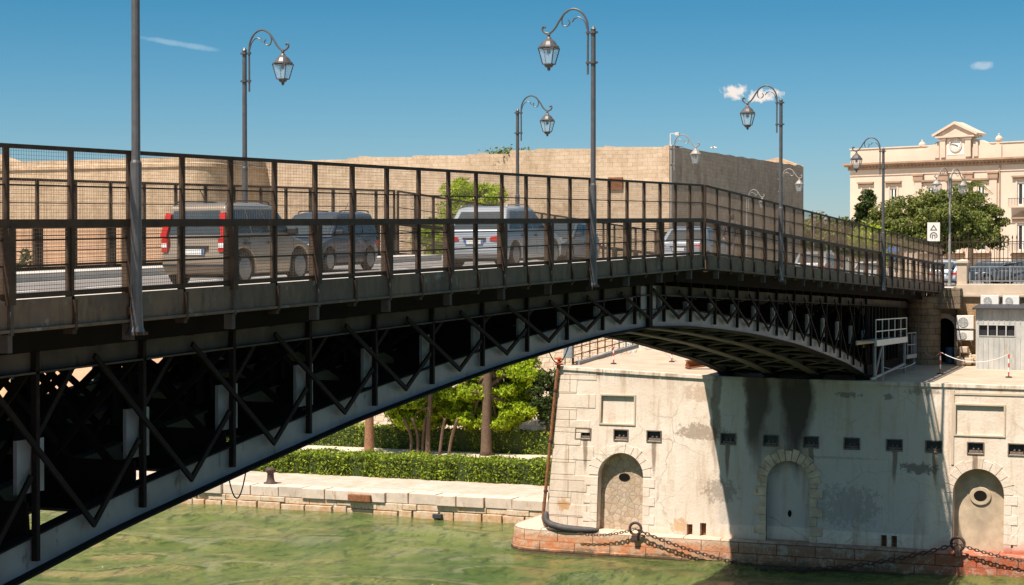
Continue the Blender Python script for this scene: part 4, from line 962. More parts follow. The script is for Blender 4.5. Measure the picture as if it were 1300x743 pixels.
def street_lamp(s, d, zbase, H, sgn, label, mat='lamp_metal', both=False, fixed=True, r=.075):
    o = empty('street_lamp', (s, d, zbase), label, 'street lamp', 'curly lantern street lamps along the road')
    mb = MB(); mb.lathe([(r * 1.55, 0), (r * 1.55, .05), (r * 1.25, .12), (r * 1.05, .5), (r, 2.6), (r * .98, 2.62), (r * .8, 2.66), (r * .72, H - .02), (r * .9, H), (r * .3, H + .08)], n=12)
    mb.build('pole', MAT[mat], o, world=False, smooth=False)
    if fixed:
        mb = MB(); mb.box(-.12, .12, -.13, .13, .0, .05); mb.build('base_plate', MAT['rail_brown'], o, world=False); mb = MB(); mb.box(-.09, .09, -.02, .12 if d < 1 else .02, .3, .42); mb.build('base_clamp', MAT['rail_brown'], o, world=False)
    for q_ in ([sgn, -sgn] if both else [sgn]):
        scroll_arm(o, q_, H, mat); lantern(o, q_ * 1.22, H - .05, mat, None)
    return o
for px, topy, lab in ((173, None, 'thick lamp post cut off by the top of the frame at the left'), (753, 38, 'tallest lamp in the middle with its lantern hanging to the left'),
                      (991, 128, 'lamp with left lantern in front of the fortress end and the small cloud'), (1121, 190, 'lamp with left lantern in front of the palace corner')):
    s_, d_, Y_ = at(px, d=-.16); zb_ = zd(s_) - .60
    H = (zy(topy, Y_) - zb_) if topy else 7.15
    street_lamp(s_, -.16, zb_, H, 1, lab, r=.085)
for px, topy, lab in ((311, 65, 'lamp behind the first car, lantern hanging to the right'), (657, 141, 'far-side lamp behind the silver car, lantern to the right'), (852, 186, 'faint lamp at the castle corner, lantern to the right')):
    s_, d_, Y_ = at(px, d=WB - .35); zb_ = zd(s_) + .06
    street_lamp(s_, WB - .35, zb_, zy(topy, Y_) - zb_, -1, lab, fixed=False, r=.085, mat='lamp_metal' if px < 800 else 'lamp_metal_pale')
for px, Yq, topy, sgn, lab in ((990, 113, 226, -1, 'small pale lamp in front of the fortress end, lantern to the right'), (948, 142, 250, -1, 'small pale lamp half hidden by railing, left of the fortress end'), (1033, 185, 274, -1, 'tiny far lamp in front of the distant green trees')):
    s_, d_, Y_ = at(px, Y=Yq); street_lamp(s_, d_, ZS, zy(topy, Y_) - ZS, sgn, lab, mat='lamp_metal_pale', fixed=False)
s_, d_, Y_ = at(1205.5, Y=104); street_lamp(s_, d_, ZS, zy(226, Y_) - ZS, 1, 'two-armed lamp with two lanterns in front of the big tree', mat='lamp_metal_pale', both=True, fixed=False).rotation_euler.z = R(62)

# ================================================================ CARS
def sub_quad(A, u0, u1, v0, v1, off):
    """part of a bilinear face A=(bl,br,tr,tl), pushed out along its normal"""
    bl, br, tr, tl = [Vector(a) for a in A]
    f = lambda u, v: (bl * (1 - u) + br * u) * (1 - v) + (tl * (1 - u) + tr * u) * v
    n = (br - bl).cross(tl - bl).normalized() * off
    return [f(u, v) + n for u, v in ((u0, v0), (u1, v0), (u1, v1), (u0, v1))]
def car(label, near, px, d0, L_, W_, H, paintm, kind, zfun, tall_lights=False, oncoming=False, ref='rear', Y=None, hb=None, rz=None, group='cars crossing the bridge', cat='car'):
    if Y is None: s_, d_, Y_ = at(px, d=d0)
    else: s_, d_, Y_ = at(px, Y=Y); d0 = d_
    if not oncoming: cx = s_ + L_ / 2
    else: cx = s_ + L_ / 2 if ref == 'front' else s_ - L_ / 2
    cy = d0 + W_ / 2
    zc = zfun(cx)
    o = empty('car', (cx, cy, zc), label, cat, group, rz=(math.pi if oncoming else 0) if rz is None else rz)
    if abs(cx) < 46: o.rotation_euler.y = (.0275 if cx > 0 else -.0275) * (-1 if oncoming else 1)
    h2 = L_ / 2; w2 = W_ / 2; wr = .30 if H < 1.6 else .35
    belt = H * .60 if kind != 'sedan' else H * .62
    hood = belt - .06; xf, xr = h2 - .82, -h2 + (.62 if kind == 'mpv' else .78)
    # lower body outline with wheel arches
    zs = .22; Ra = wr + .055
    def archp(xc): return [(xc + Ra * math.cos(a), wr + Ra * math.sin(a)) for a in [math.pi * i / 10 for i in range(11)] if wr + Ra * math.sin(a) >= zs]
    out_ = [(h2 - .04, zs + .04), (h2, .42), (h2 - .02, .62), (h2 - .16, hood - .22), (h2 - .55, hood - .08), (h2 - (1.0 if kind == 'mpv' else 1.25), hood + .02), (h2 - (1.1 if kind == 'mpv' else 1.4), belt)]
    if kind == 'sedan': out_ += [(-h2 + .45, belt), (-h2 + .06, belt - .04), (-h2, .70), (-h2 + .02, .42), (-h2 + .08, zs + .04)]
    else: out_ += [(-h2 + .10, belt), (-h2 + .04, .72), (-h2, .58), (-h2, .40), (-h2 + .06, zs + .04)]
    low = [(xr - Ra, zs)] + archp(xr)[::-1] + [(xr + Ra, zs), (xf - Ra, zs)] + archp(xf)[::-1] + [(xf + Ra, zs)]
    poly = out_ + [(max(-h2 + .1, xr - Ra - .02), zs)] * (0) + low
    mb = MB(); bm = bmesh.new()
    # cross-section: tuck in at sill, widest at mid, slightly in at belt
    def wid(x, z):
        f = 1.0 - .05 * max(0, (z - .6) / .5) - .03 * max(0, (.4 - z) / .2)
        e = max(0, (abs(x) - (h2 - .7)) / .7); return w2 * f * (1 - .13 * e * e)
    n = len(poly)
    L1 = [bm.verts.new((x, wid(x, z), z)) for x, z in poly]; L2 = [bm.verts.new((x, wid(x, z) - .10, z)) for x, z in poly]
    R1 = [bm.verts.new((x, -wid(x, z), z)) for x, z in poly]
    fl = bm.faces.new(L1); fr_ = bm.faces.new(R1[::-1]); bmesh.ops.delete(bm, geom=L2, context='VERTS')
    for i in range(n): bm.faces.new((L1[i], R1[i], R1[(i + 1) % n], L1[(i + 1) % n]))
    bmesh.ops.triangulate(bm, faces=[fl, fr_])
    bmesh.ops.recalc_face_normals(bm, faces=bm.faces)
    me = bpy.data.meshes.new('body'); bm.to_mesh(me); bm.free(); me.materials.append(MAT[paintm])
    body = bpy.data.objects.new('body', me); COL.objects.link(body); body.parent = o
    md = body.modifiers.new('b', 'BEVEL'); md.width = .035; md.segments = 3; md.limit_method = 'ANGLE'; md.angle_limit = R(28)
    for p in me.polygons: p.use_smooth = True
    md2 = body.modifiers.new('w', 'WEIGHTED_NORMAL')
    # cabin
    spec = {'mpv': (-h2 + .08, h2 - .95, -h2 + .20, h2 - 1.55), 'suv': (-h2 + .12, h2 - 1.2, -h2 + .62, h2 - 2.05), 'hatch': (-h2 + .12, h2 - 1.15, -h2 + .55, h2 - 1.95), 'sedan': (-h2 + .55, h2 - 1.25, -h2 + 1.15, h2 - 2.05)}[kind]
    xb0, xb1, xt0, xt1 = spec; wb = w2 * .945; wt = w2 * .79
    zt = H - .07
    V = lambda x, y, z: (x, y, z)
    base = [V(xb0, -wb, belt - .02), V(xb1, -wb, belt - .02), V(xb1, wb, belt - .02), V(xb0, wb, belt - .02)]
    topv = [V(xt0, -wt, zt), V(xt1, -wt, zt), V(xt1, wt, zt), V(xt0, wt, zt)]
    cr_ = [V(xt0 + .22, -wt + .2, H), V(xt1 - .3, -wt + .2, H), V(xt1 - .3, wt - .2, H), V(xt0 + .22, wt - .2, H)]
    mb = MB(); mb.add(base + topv + cr_, [(0, 1, 5, 4), (1, 2, 6, 5), (2, 3, 7, 6), (3, 0, 4, 7), (4, 5, 9, 8), (5, 6, 10, 9), (6, 7, 11, 10), (7, 4, 8, 11), (8, 9, 10, 11)])
    mb.build('cabin', MAT[paintm], o, world=False, bevel=.05, smooth=True).modifiers.new('w', 'WEIGHTED_NORMAL')
    faces = {'r': (base[0], base[1], topv[1], topv[0]), 'l': (base[2], base[3], topv[3], topv[2]), 'f': (base[1], base[2], topv[2], topv[1]), 'b': (base[3], base[0], topv[0], topv[3])}
    for sd in 'rl':
        cuts = [(.10, .34), (.37, .64), (.67, .95)]
        if kind == 'sedan': cuts = [(.16, .50), (.53, .92)]
        for a, b_ in cuts:
            u0, u1 = (a, b_) if sd == 'r' else (1 - b_, 1 - a)
            m_ = MB(); m_.add(sub_quad(faces[sd], u0, u1, .12, .88, .012), [(0, 1, 2, 3)]); m_.build('side_window', MAT['car_glass'], o, world=False, fixn=False)
    m_ = MB(); m_.add(sub_quad(faces['f'], .06, .94, .08, .93, .012), [(0, 1, 2, 3)]); m_.build('windscreen', MAT['car_glass'], o, world=False, fixn=False)
    m_ = MB(); m_.add(sub_quad(faces['b'], .10, .90, .10, .86, .012), [(0, 1, 2, 3)]); rw = m_.build('rear_window', MAT['car_glass'], o, world=False, fixn=False)
    if tall_lights:
        m_ = MB(); m_.add(sub_quad(faces['b'], .30, .66, .14, .24, .016), [(0, 1, 2, 3)]); m_.build('dash_glow_sticker', MAT['leaf_bright'], rw, world=False, fixn=False) if False else None
    # wheels
    for x in (xf, xr):
        for sy in (1, -1):
            m_ = MB(); yy_ = sy * (w2 - .11)
            prof = [(0.0, -.1), (wr - .05, -.1), (wr, -.06), (wr, .06), (wr - .05, .1), (.0, .1)]
            nn = 20; vs_ = [(x + r_ * math.cos(2 * math.pi * k / nn), yy_ + h_, wr + r_ * math.sin(2 * math.pi * k / nn)) for r_, h_ in prof for k in range(nn)]
            m_.add(vs_, [(i * nn + k, i * nn + (k + 1) % nn, (i + 1) * nn + (k + 1) % nn, (i + 1) * nn + k) for i in range(5) for k in range(nn)])
            wo_ = m_.build('wheel', MAT['rubber'], o, world=False)
            m_ = MB(); nn = 24; ye = yy_ + sy * .103
            rr = [(x + wr * .66 * math.cos(2 * math.pi * k / nn), ye, wr + wr * .66 * math.sin(2 * math.pi * k / nn)) for k in range(nn)] + [(x, ye + sy * .02, wr)]
            m_.add(rr, [(k, (k + 1) % nn, nn) for k in range(nn)])
            m_.build('rim', MAT['hubcap'], wo_, world=False)
    # wheel wells
    m_ = MB()
    for x in (xf, xr): m_.box(x - Ra + .01, x + Ra - .01, -w2 + .22, w2 - .22, zs + .02, belt - .25)
    m_.box(-h2 + .3, h2 - .3, -w2 + .15, w2 - .15, .17, .24)
    m_.build('underbody', MAT['rubber'], o, world=False)
    # rear: lights, plate, bumper trim
    for sy in (1, -1):
        m_ = MB()
        yo = sy * (w2 * .80)
        if tall_lights:
            bl, br, tr_, tl = [Vector(a) for a in faces['b']]
            u = .955 if sy < 0 else .045
            A_ = bl * (1 - u) + br * u; B_ = tl * (1 - u) + tr_ * u
            m_.bar(A_ + Vector((-.03, 0, -.02)), A_ + (B_ - A_) * .78 + Vector((-.03, 0, 0)), .13, .07, up=(1, 0, 0))
            m_.box(-h2 - .005, -h2 + .12, min(yo - .07, yo + .09 * 0), max(yo + .07, yo), belt - .30, belt - .04)
            tl_ = m_.build('tail_light', MAT['tail_red'], o, world=False)
            m_ = MB(); m_.box(-h2 - .012, -h2 + .1, yo - .06, yo + .06, belt - .22, belt - .13); m_.build('reversing_lamp', MAT['lamp_clear'], tl_, world=False)
        else:
            m_.prism([(w2 * .50 * sy, belt - .25), (w2 * .93 * sy, belt - .32), (w2 * .96 * sy, belt - .13), (w2 * .55 * sy, belt - .16)], -h2 - .006 + .02, -h2 + .30, lambda a, b_, c_: (c_, a * (1 - .03), b_))
            m_.build('tail_light', MAT['tail_red'], o, world=False)
        m_ = MB(); m_.prism([(w2 * .55 * sy, .60), (w2 * .90 * sy, .62), (w2 * .90 * sy, .76), (w2 * .60 * sy, .70)], h2 - .22, h2 - .02, lambda a, b_, c_: (c_, a, b_)); m_.build('headlight', MAT['lamp_clear'], o, world=False)
        m_ = MB(); m_.box(xb1 - .35, xb1 - .22, min(sy * w2 * .95, sy * (w2 + .17)), max(sy * w2 * .95, sy * (w2 + .17)), belt + .01, belt + .15); m_.build('wing_mirror', MAT['black_trim'], o, world=False, bevel=.02)
        for xh in (xb1 - 1.1, xb1 - 1.95):
            if xh > xb0 + .2: m_ = MB(); m_.box(xh - .10, xh + .10, min(sy * (wid(xh, belt - .14) - .01), sy * (wid(xh, belt - .14) + .025)), max(sy * (wid(xh, belt - .14) - .01), sy * (wid(xh, belt - .14) + .025)), belt - .16, belt - .12); m_.build('door_handle', MAT['black_trim'], o, world=False)
    for xe, sg2 in ((-h2, -1), (h2, 1)):
        m_ = MB(); zp = (belt - .30) if sg2 < 0 else .46
        m_.box(min(xe, xe + sg2 * .022) - (0 if sg2 < 0 else -.0), max(xe, xe + sg2 * .022), -.26, .26, zp - .055, zp + .055)
        pl_ = m_.build('number_plate', MAT['number_plate'], o, world=False)
        for yb in (-.235, .235): m_ = MB(); m_.box(min(xe, xe + sg2 * .026), max(xe, xe + sg2 * .026), yb - .022, yb + .022, zp - .053, zp + .053); m_.build('blue_band', MAT['plate_blue'], pl_, world=False)
    m_ = MB(); m_.box(-h2 - .03, -h2 + .06, -w2 * .84, w2 * .84, .36, .52) if kind != 'mpv' else m_.box(-h2 - .02, -h2 + .06, -w2 * .86, w2 * .86, .40, .45); m_.build('rear_bumper', MAT[paintm] if kind != 'mpv' else MAT['black_trim'], o, world=False, bevel=.02)
    m_ = MB(); m_.box(-h2 - .015, -h2 + .05, -.33, .33, belt - .22, belt - .18); m_.build('tailgate_handle', MAT['black_trim'], o, world=False)
    m_ = MB(); m_.box(h2 - .05, h2 + .006, -w2 * .5, w2 * .5, .34, .56); m_.build('grille', MAT['black_trim'], o, world=False)
    # door seams
    m_ = MB()
    for sy in (1, -1):
        for xs_ in (xb1 - .12, xb1 - 1.02, xb1 - 1.88):
            if xs_ > xr - .1: 
                y_ = sy * wid(xs_, belt - .2)
                m_.add([(xs_ - .008, sy * (wid(xs_, .35) + .003), .35), (xs_ + .008, sy * (wid(xs_, .35) + .003), .35), (xs_ + .008, sy * (wid(xs_, .6) + .003), .6), (xs_ - .008, sy * (wid(xs_, .6) + .003), .6), (xs_ + .008, sy * (wid(xs_, belt - .03) + .003), belt - .03), (xs_ - .008, sy * (wid(xs_, belt - .03) + .003), belt - .03)], [(0, 1, 2, 3), (3, 2, 4, 5)])
    m_.build('door_seam', MAT['black_trim'], o, world=False, fixn=False)
    if kind in ('mpv', 'suv'):
        for sy in (1, -1):
            m_ = MB(); m_.tube(smooth_path([(xt0 + .1, sy * (wt - .05), zt + .03), (xt0 + .25, sy * (wt - .05), zt + .10), (xt1 - .35, sy * (wt - .05), zt + .10), (xt1 - .15, sy * (wt - .05), zt + .03)], 3), .018, 6); m_.build('roof_rail', MAT['black_trim'] if kind == 'mpv' else MAT['hubcap'], o, world=False)
    m_ = MB(); m_.bar((xt0 + .35, 0, H - .02), (xt0 + .1, 0, H + .25), .012); m_.build('aerial', MAT['black_trim'], o, world=False)
    return o
zr = lambda s: (zd(s) - .13) if abs(s) < 46.2 else ZS
CG = 'cars crossing the bridge'
c1 = car('champagne beige small boxy car with tall red rear lights, nearest of the cars', 1, 291, 2.5, 3.65, 1.62, 1.64, 'paint_champagne', 'mpv', zr, tall_lights=True)
m_ = MB(); m_.box(-1.8 - .0, -1.74, -.1, .35, 1.02, 1.07); m_.build('green_reflection', MAT['leaf_bright'], c1, world=False) if False else None
car('dark slate blue small car coming the other way beside the beige car', 1, 400, 5.5, 3.65, 1.62, 1.52, 'paint_slate', 'mpv', zr, oncoming=True, ref='front')
car('silver sport utility car with slanted rear light and roof rails', 1, 642, 2.6, 4.5, 1.84, 1.66, 'paint_silver', 'suv', zr)
car('dark grey rounded hatchback just beyond the silver car', 1, 765, 5.4, 4.0, 1.72, 1.48, 'paint_graphite', 'hatch', zr, oncoming=True, ref='rear')
car('pale silver saloon with wraparound red rear light at the bridge joint', 1, 892, 2.3, 4.4, 1.80, 1.52, 'paint_silver', 'sedan', zr)
car('small grey car with red rear lights going down the far arm', 1, 1050, 3.0, 4.0, 1.70, 1.46, 'paint_grey', 'hatch', zr)
car('low white car coming up the far arm behind the railing', 1, 1112, 5.3, 4.2, 1.74, 1.42, 'paint_white', 'sedan', zr, oncoming=True, ref='front')
car('pale car at the far end of the bridge beside the gate pillar', 1, 1216, 2.6, 4.1, 1.72, 1.5, 'paint_silver', 'hatch', zr, Y=104)
car('dark car parked behind the street balustrade', 1, 1262, 0, 4.3, 1.75, 1.45, 'paint_slate', 'hatch', zr, Y=112, rz=R(80), group='cars parked behind the balustrade')
car('grey car parked behind the street balustrade at the right edge', 1, 1300, 0, 4.3, 1.75, 1.45, 'paint_graphite', 'hatch', zr, Y=108, rz=R(80), group='cars parked behind the balustrade')

# ================================================================ PEDESTRIAN
def person(s, d, z0, heading, h, label):
    k = h / 1.7
    J = {'pel': (0, 0, .95), 'sp': (.01, 0, 1.15), 'ch': (.02, 0, 1.35), 'nk': (.03, 0, 1.47), 'h0': (.05, 0, 1.55), 'h1': (.06, 0, 1.63)}
    V_ = []; E_ = []; Rd = []
    def ch(pts, rs, root=None):
        prev = root
        for p, r in zip(pts, rs):
            V_.append(tuple(c * k for c in p)); Rd.append(r * k); i = len(V_) - 1
            if prev is not None: E_.append((prev, i))
            prev = i
        return prev
    ch([(0, 0, .95)], [(.15)]); 
    t = ch([(.01, 0, 1.12), (.02, 0, 1.32), (.03, 0, 1.42), (.035, 0, 1.50), (.05, 0, 1.57), (.055, 0, 1.64)], [.14, .15, .08, .055, .085, .08], 0)
    for sy, f in ((1, .22), (-1, -.20)):
        ch([(0.02, sy * .09, .86), (f * .5 + .03, sy * .09, .50), (f - .05, sy * .09, .10), (f + .08, sy * .09, .05)], [.095, .06, .042, .035], 0)
        ch([(.03, sy * .19, 1.39), (-f * .4, sy * .23, 1.12), (-f * .8 + .06, sy * .23, .88), (-f + .08, sy * .23, .80)], [.055, .045, .035, .04], 2)
    me = bpy.data.meshes.new('body'); me.from_pydata(V_, E_, []); b_ = bpy.data.objects.new('body', me); COL.objects.link(b_)
    b_.modifiers.new('s', 'SKIN'); sd = b_.modifiers.new('d', 'SUBSURF'); sd.levels = 2; sd.render_levels = 2
    for i, r in enumerate(Rd): me.skin_vertices[0].data[i].radius = (r, r)
    me.skin_vertices[0].data[0].use_root = True
    me.materials.append(MAT['skin'])
    root = empty('person', (s, d, z0), label, 'person', rz=heading); b_.parent = root
    m_ = MB(); m_.lathe([(.02, .0), (.085, -.02), (.11, -.08), (.105, -.16), (.09, -.22)], (.035 * k, 0, 1.745 * k), 14); m_.build('hair', MAT['hair_dark'], root, world=False, smooth=True)
    m_ = MB(); m_.lathe([(.19, 0), (.185, .2), (.165, .4), (.17, .55), (.20, .66), (.12, .74), (.07, .76)], (.015 * k, 0, .72 * k), 16); jk = m_.build('coat', MAT['coat_dark'], root, world=False, smooth=True)
    for sy, f in ((1, .22), (-1, -.20)):
        m_ = MB(); m_.tube([(.02, sy * .09, .88), (f * .5 + .03, sy * .09, .50), (f - .05, sy * .09, .1)], [.115, .08, .065], 10); m_.build('trouser_leg', MAT['coat_dark'], root, world=False, smooth=True)
        m_ = MB(); m_.tube([(.03, sy * .19, 1.40), (-f * .4, sy * .23, 1.12), (-f * .8 + .05, sy * .23, .9)], [.075, .062, .05], 10); m_.build('sleeve', MAT['coat_dark'], root, world=False, smooth=True)
        m_ = MB(); m_.box(f - .10, f + .15, sy * .09 - .045, sy * .09 + .045, 0, .09); m_.build('shoe', MAT['rubber'], root, world=False, bevel=.03)
s_, d_, Y_ = at(928, d=1.0); person(s_, d_, zd(s_) + .01, 0, 1.66, 'pedestrian in dark coat walking on the footway behind the railing')

# ================================================================ SIGNS
s_, d_, Y_ = at(1185, Y=97)
sg_ = empty('road_sign', (s_, d_, ZS), 'white rectangular sign with a triangle above a round symbol', 'road sign', rz=math.atan2(-.3817, .9243) * 0)
az = math.atan2(CAMP[1] - d_, CAMP[0] - s_) + .12; sg_.rotation_euler.z = az     # faces back down the road
zc = zy(294.5, Y_) - ZS
m_ = MB(); m_.box(-.0, .03, -.33, .33, zc - .50, zc + .50); m_.build('board', MAT['sign_white'], sg_, world=False)
m_ = MB(); T3 = [(-.20, zc + .07), (.20, zc + .07), (0, zc + .38)]; T4 = [(-.11, zc + .12), (.11, zc + .12), (0, zc + .29)]
for i in range(3):
    a, b_, c_, d4 = T3[i], T3[(i + 1) % 3], T4[(i + 1) % 3], T4[i]; m_.add([(.034, *a), (.034, *b_), (.034, *c_), (.034, *d4)], [(0, 1, 2, 3)])
m_.build('triangle_symbol', MAT['sign_black'], sg_, world=False, fixn=False)
m_ = MB(); n = 28
for (r0_, r1_, a0, a1) in ((.15, .20, -.6, math.pi + .6),):
    vv = [(.034, r * math.cos(a0 + (a1 - a0) * i / n), zc - .22 + r * math.sin(a0 + (a1 - a0) * i / n)) for r in (r0_, r1_) for i in range(n + 1)]
    m_.add(vv, [(i, i + 1, n + 2 + i, n + 1 + i) for i in range(n)])
m_.box(.033, .037, -.09, -.05, zc - .38, zc - .18); m_.box(.033, .037, .05, .09, zc - .38, zc - .18); m_.box(.033, .037, -.09, .09, zc - .19, zc - .15)
m_.build('round_symbol', MAT['sign_black'], sg_, world=False, fixn=False)
m_ = MB(); m_.bar((-.03, 0, 0), (-.03, 0, zc + .45), .06); m_.build('post', MAT['grey_metal'], sg_, world=False)
s_, d_, Y_ = at(1134, Y=100)
bs = empty('round_sign_pair', (s_, d_, ZS), 'pair of round blue signs with two smaller blue discs below', 'road sign'); bs.rotation_euler.z = math.atan2(CAMP[1] - d_, CAMP[0] - s_)
for yo, zz, r_ in ((-.15, 317, .17), (.16, 317, .17), (-.13, 327, .11), (.16, 328, .12)):
    m_ = MB(); zc2 = zy(zz, Y_) - ZS; nn = 20
    m_.add([(x, -yo + r_ * math.cos(2 * math.pi * i / nn), zc2 + r_ * math.sin(2 * math.pi * i / nn)) for x in (0, .02) for i in range(nn)], [tuple(range(nn))[::-1], tuple(range(nn, 2 * nn))] + [(i, (i + 1) % nn, nn + (i + 1) % nn, nn + i) for i in range(nn)])
    m_.build('disc', MAT['sign_blue'], bs, world=False)
m_ = MB(); m_.bar((-.04, .15, 0), (-.04, .15, zy(313, Y_) - ZS), .05); m_.bar((-.04, -.16, 0), (-.04, -.16, zy(313, Y_) - ZS), .05); m_.build('post', MAT['grey_metal'], bs, world=False)

# ================================================================ PALACE
pA = (CAMP[0], CAMP[1]); r1 = ray(1079); r2 = ray(1300)
A = Vector((CAMP[0] + 262 * r1[0], CAMP[1] + 262 * r1[1], 0)); Bp = Vector((CAMP[0] + 245 * r2[0], CAMP[1] + 245 * r2[1], 0))
ex = (Bp - A).normalized(); en = Vector((-ex.y, ex.x, 0)); 
if en.dot(Vector((1, .3, 0))) < 0: en = -en     # into the building
pz = empty('palace', (A.x, A.y, ZS), 'long pale cream palace with clock gable, heavy cornice and balconies', 'building')
def pf2(u, v, t_): p = A + ex * u + en * t_; return (p.x, p.y, v)
def upx(px):
    r = ray(px); # intersect with facade line
    det = r[0] * (-ex.y) + ex.x * r[1]
    dx, dy = A.x - CAMP[0], A.y - CAMP[1]
    Y = (dx * (-ex.y) + ex.x * dy) / det
    p = (CAMP[0] + Y * r[0], CAMP[1] + Y * r[1]); u = (p[0] - A.x) * ex.x + (p[1] - A.y) * ex.y
    return u, Y
zcor = 14.5 + 127.4 / 2300 * 262
WL = 52.0
# windows of the two upper storeys
wins = []; 
for px in (1099, 1134, 1181, 1212, 1245, 1298):
    u, Y_ = upx(px); wins.append((u, Y_, px))
du = wins[-1][0]; wins += [(du + 6, 0, 0), (du + 12, 0, 0), (du + 18, 0, 0)]
up_r = []; 
zu0, zu1 = 14.5 + 72 / 2300 * 255, 14.5 + 102 / 2300 * 255
for u, Y_, px in wins:
    if u < du - 1: up_r.append(rect(u - .55, u + .55, zy(262, 255), zy(238, 255)))
    else: up_r.append(rect(u - .75, u + .75, zy(262, 247), zy(233, 247)))
lo_r = [rect(u - .75, u + .75, ZS + 1.0 + 2.3, ZS + 1.0 + 5.9) for u, _, _ in wins]
lo2 = [rect(u - .85, u + .85, ZS - 1.2 + 1.3, ZS + 1.9) for u, _, _ in wins]
mb = MB(); holed(mb, [(0, ZS - .3), (WL, ZS - .3), (WL, zcor), (0, zcor)], up_r + lo_r + lo2, pf2, 0, .35)
L0, L1 = pf2(0, 0, 0), pf2(0, 0, 18)
mb.add([(L0[0], L0[1], ZS - .3), (L1[0], L1[1], ZS - .3), (L1[0], L1[1], zcor), (L0[0], L0[1], zcor)], [(0, 1, 2, 3)])
R0, R1 = pf2(WL, 0, 0), pf2(WL, 0, 18)
mb.add([(R0[0], R0[1], ZS - .3), (R1[0], R1[1], ZS - .3), (R1[0], R1[1], zcor), (R0[0], R0[1], zcor)], [(0, 1, 2, 3)])
mb.build('facade', MAT['palazzo_plaster'], pz, fixn=False)
def ubox(mb, u0, u1, v0, v1, t0, t1): mb.prism(rect(u0, u1, v0, v1), t0, t1, pf2)
mb = MB(); ubox(mb, -.7, WL, zcor, zcor + .25, -.5, 18.5); ubox(mb, -.95, WL, zcor + .25, zcor + .5, -.8, 18.7); ubox(mb, -.3, WL, zcor - .5, zcor, -.15, .002)
for k in range(90): ubox(mb, -.2 + k * .55, .0 + k * .55, zcor - .22, zcor - .005, -.40, -.16)
mb.build('cornice', MAT['palazzo_cornice'], pz)
mb = MB(); ubox(mb, 0, WL, zcor + .5, zcor + 2.5, .1, 17.5); ubox(mb, -.12, WL, zcor + 2.5, zcor + 2.65, -.02, 17.6); mb.build('parapet', MAT['palazzo_plaster'], pz)
mb = MB(); ubox(mb, -.1, WL, zy(285, 255), zy(285, 255) + .35, -.12, -.002); ubox(mb, 0, WL, zcor - 1.35, zcor - 1.2, -.1, -.002); mb.build('string_course', MAT['palazzo_trim'], pz)
for i, r_ in enumerate(up_r + lo_r + lo2):
    u0, u1, v0, v1 = r_[0][0], r_[1][0], r_[0][1], r_[2][1]
    mb = MB(); ubox(mb, u0, u1, v0, v1, .25, .3); wdo = mb.build('window', MAT['window_dark'], pz)
    mb = MB()
    for a, b_ in ((u0, u0 + .16), (u1 - .16, u1), ((u0 + u1) / 2 - .12, (u0 + u1) / 2 + .12)): ubox(mb, a, b_, v0, v1, .12, .24)
    ubox(mb, u0 + .16, u1 - .16, v1 - .15, v1, .14, .24); ubox(mb, u0 + .16, u1 - .16, v0, v0 + (.9 if i < 5 else .25), .14, .24); mb.build('frame', MAT['shutter_white'], wdo)
    mb = MB()
    for a, b_ in ((u0 - .22, u0), (u1, u1 + .22)): ubox(mb, a, b_, v0 - .1, v1 + .2, -.09, -.002)
    mb.build('surround', MAT['palazzo_trim'], wdo)
    mb = MB(); ubox(mb, u0 - .75, u1 + .75, v1 + .75, v1 + .98, -.38, -.002); ubox(mb, u0 - .6, u1 + .6, v1 + .55, v1 + .75, -.2, -.002); 
    if 0 <= i - len(up_r) < len(lo_r): mb.prism([(u0 - .75, v1 + .98), (u1 + .75, v1 + .98), ((u0 + u1) / 2, v1 + 1.75)], -.3, -.002, pf2)
    mb.build('lintel', MAT['palazzo_cornice'], wdo)
    if (i < len(up_r) and i >= 5) or (i >= len(up_r) and i < len(up_r) + len(lo_r)):
        mb = MB(); ubox(mb, u0 - .9, u1 + .9, v0 - .25, v0 - .02, -1.0, -.003)
        bal = mb.build('balcony', MAT['palazzo_trim'], pz)
        mb = MB(); ubox(mb, u0 - .9, u1 + .9, v0 + .95, v0 + 1.02, -.98, -.93)
        for k in range(16): a = u0 - .88 + k * (u1 - u0 + 1.76) / 15; ubox(mb, a - .02, a + .02, v0 - .02, v0 + .95, -.97, -.94)
        mb.build('balustrade', MAT['dark_metal'], bal)
# pilasters
for px in (1166, 1198, 1229, 1261):
    u, Y_ = upx(px); mb = MB(); ubox(mb, u - .55, u + .55, ZS, zcor - 1.8, -.22, -.002); p_ = mb.build('pilaster', MAT['palazzo_trim'], pz)
    mb = MB(); ubox(mb, u - .75, u + .75, zcor - 2.3, zcor - 1.55, -.36, -.003); ubox(mb, u - .85, u + .85, zcor - 1.6, zcor - 1.36, -.45, -.003); mb.build('capital', MAT['palazzo_cornice'], p_)
u_, Y_ = upx(1269); mb = MB(); mb.bar(pf2(u_, ZS, -.1), pf2(u_, zcor, -.1), .14); mb.build('downpipe', MAT['palazzo_cornice'], pz)
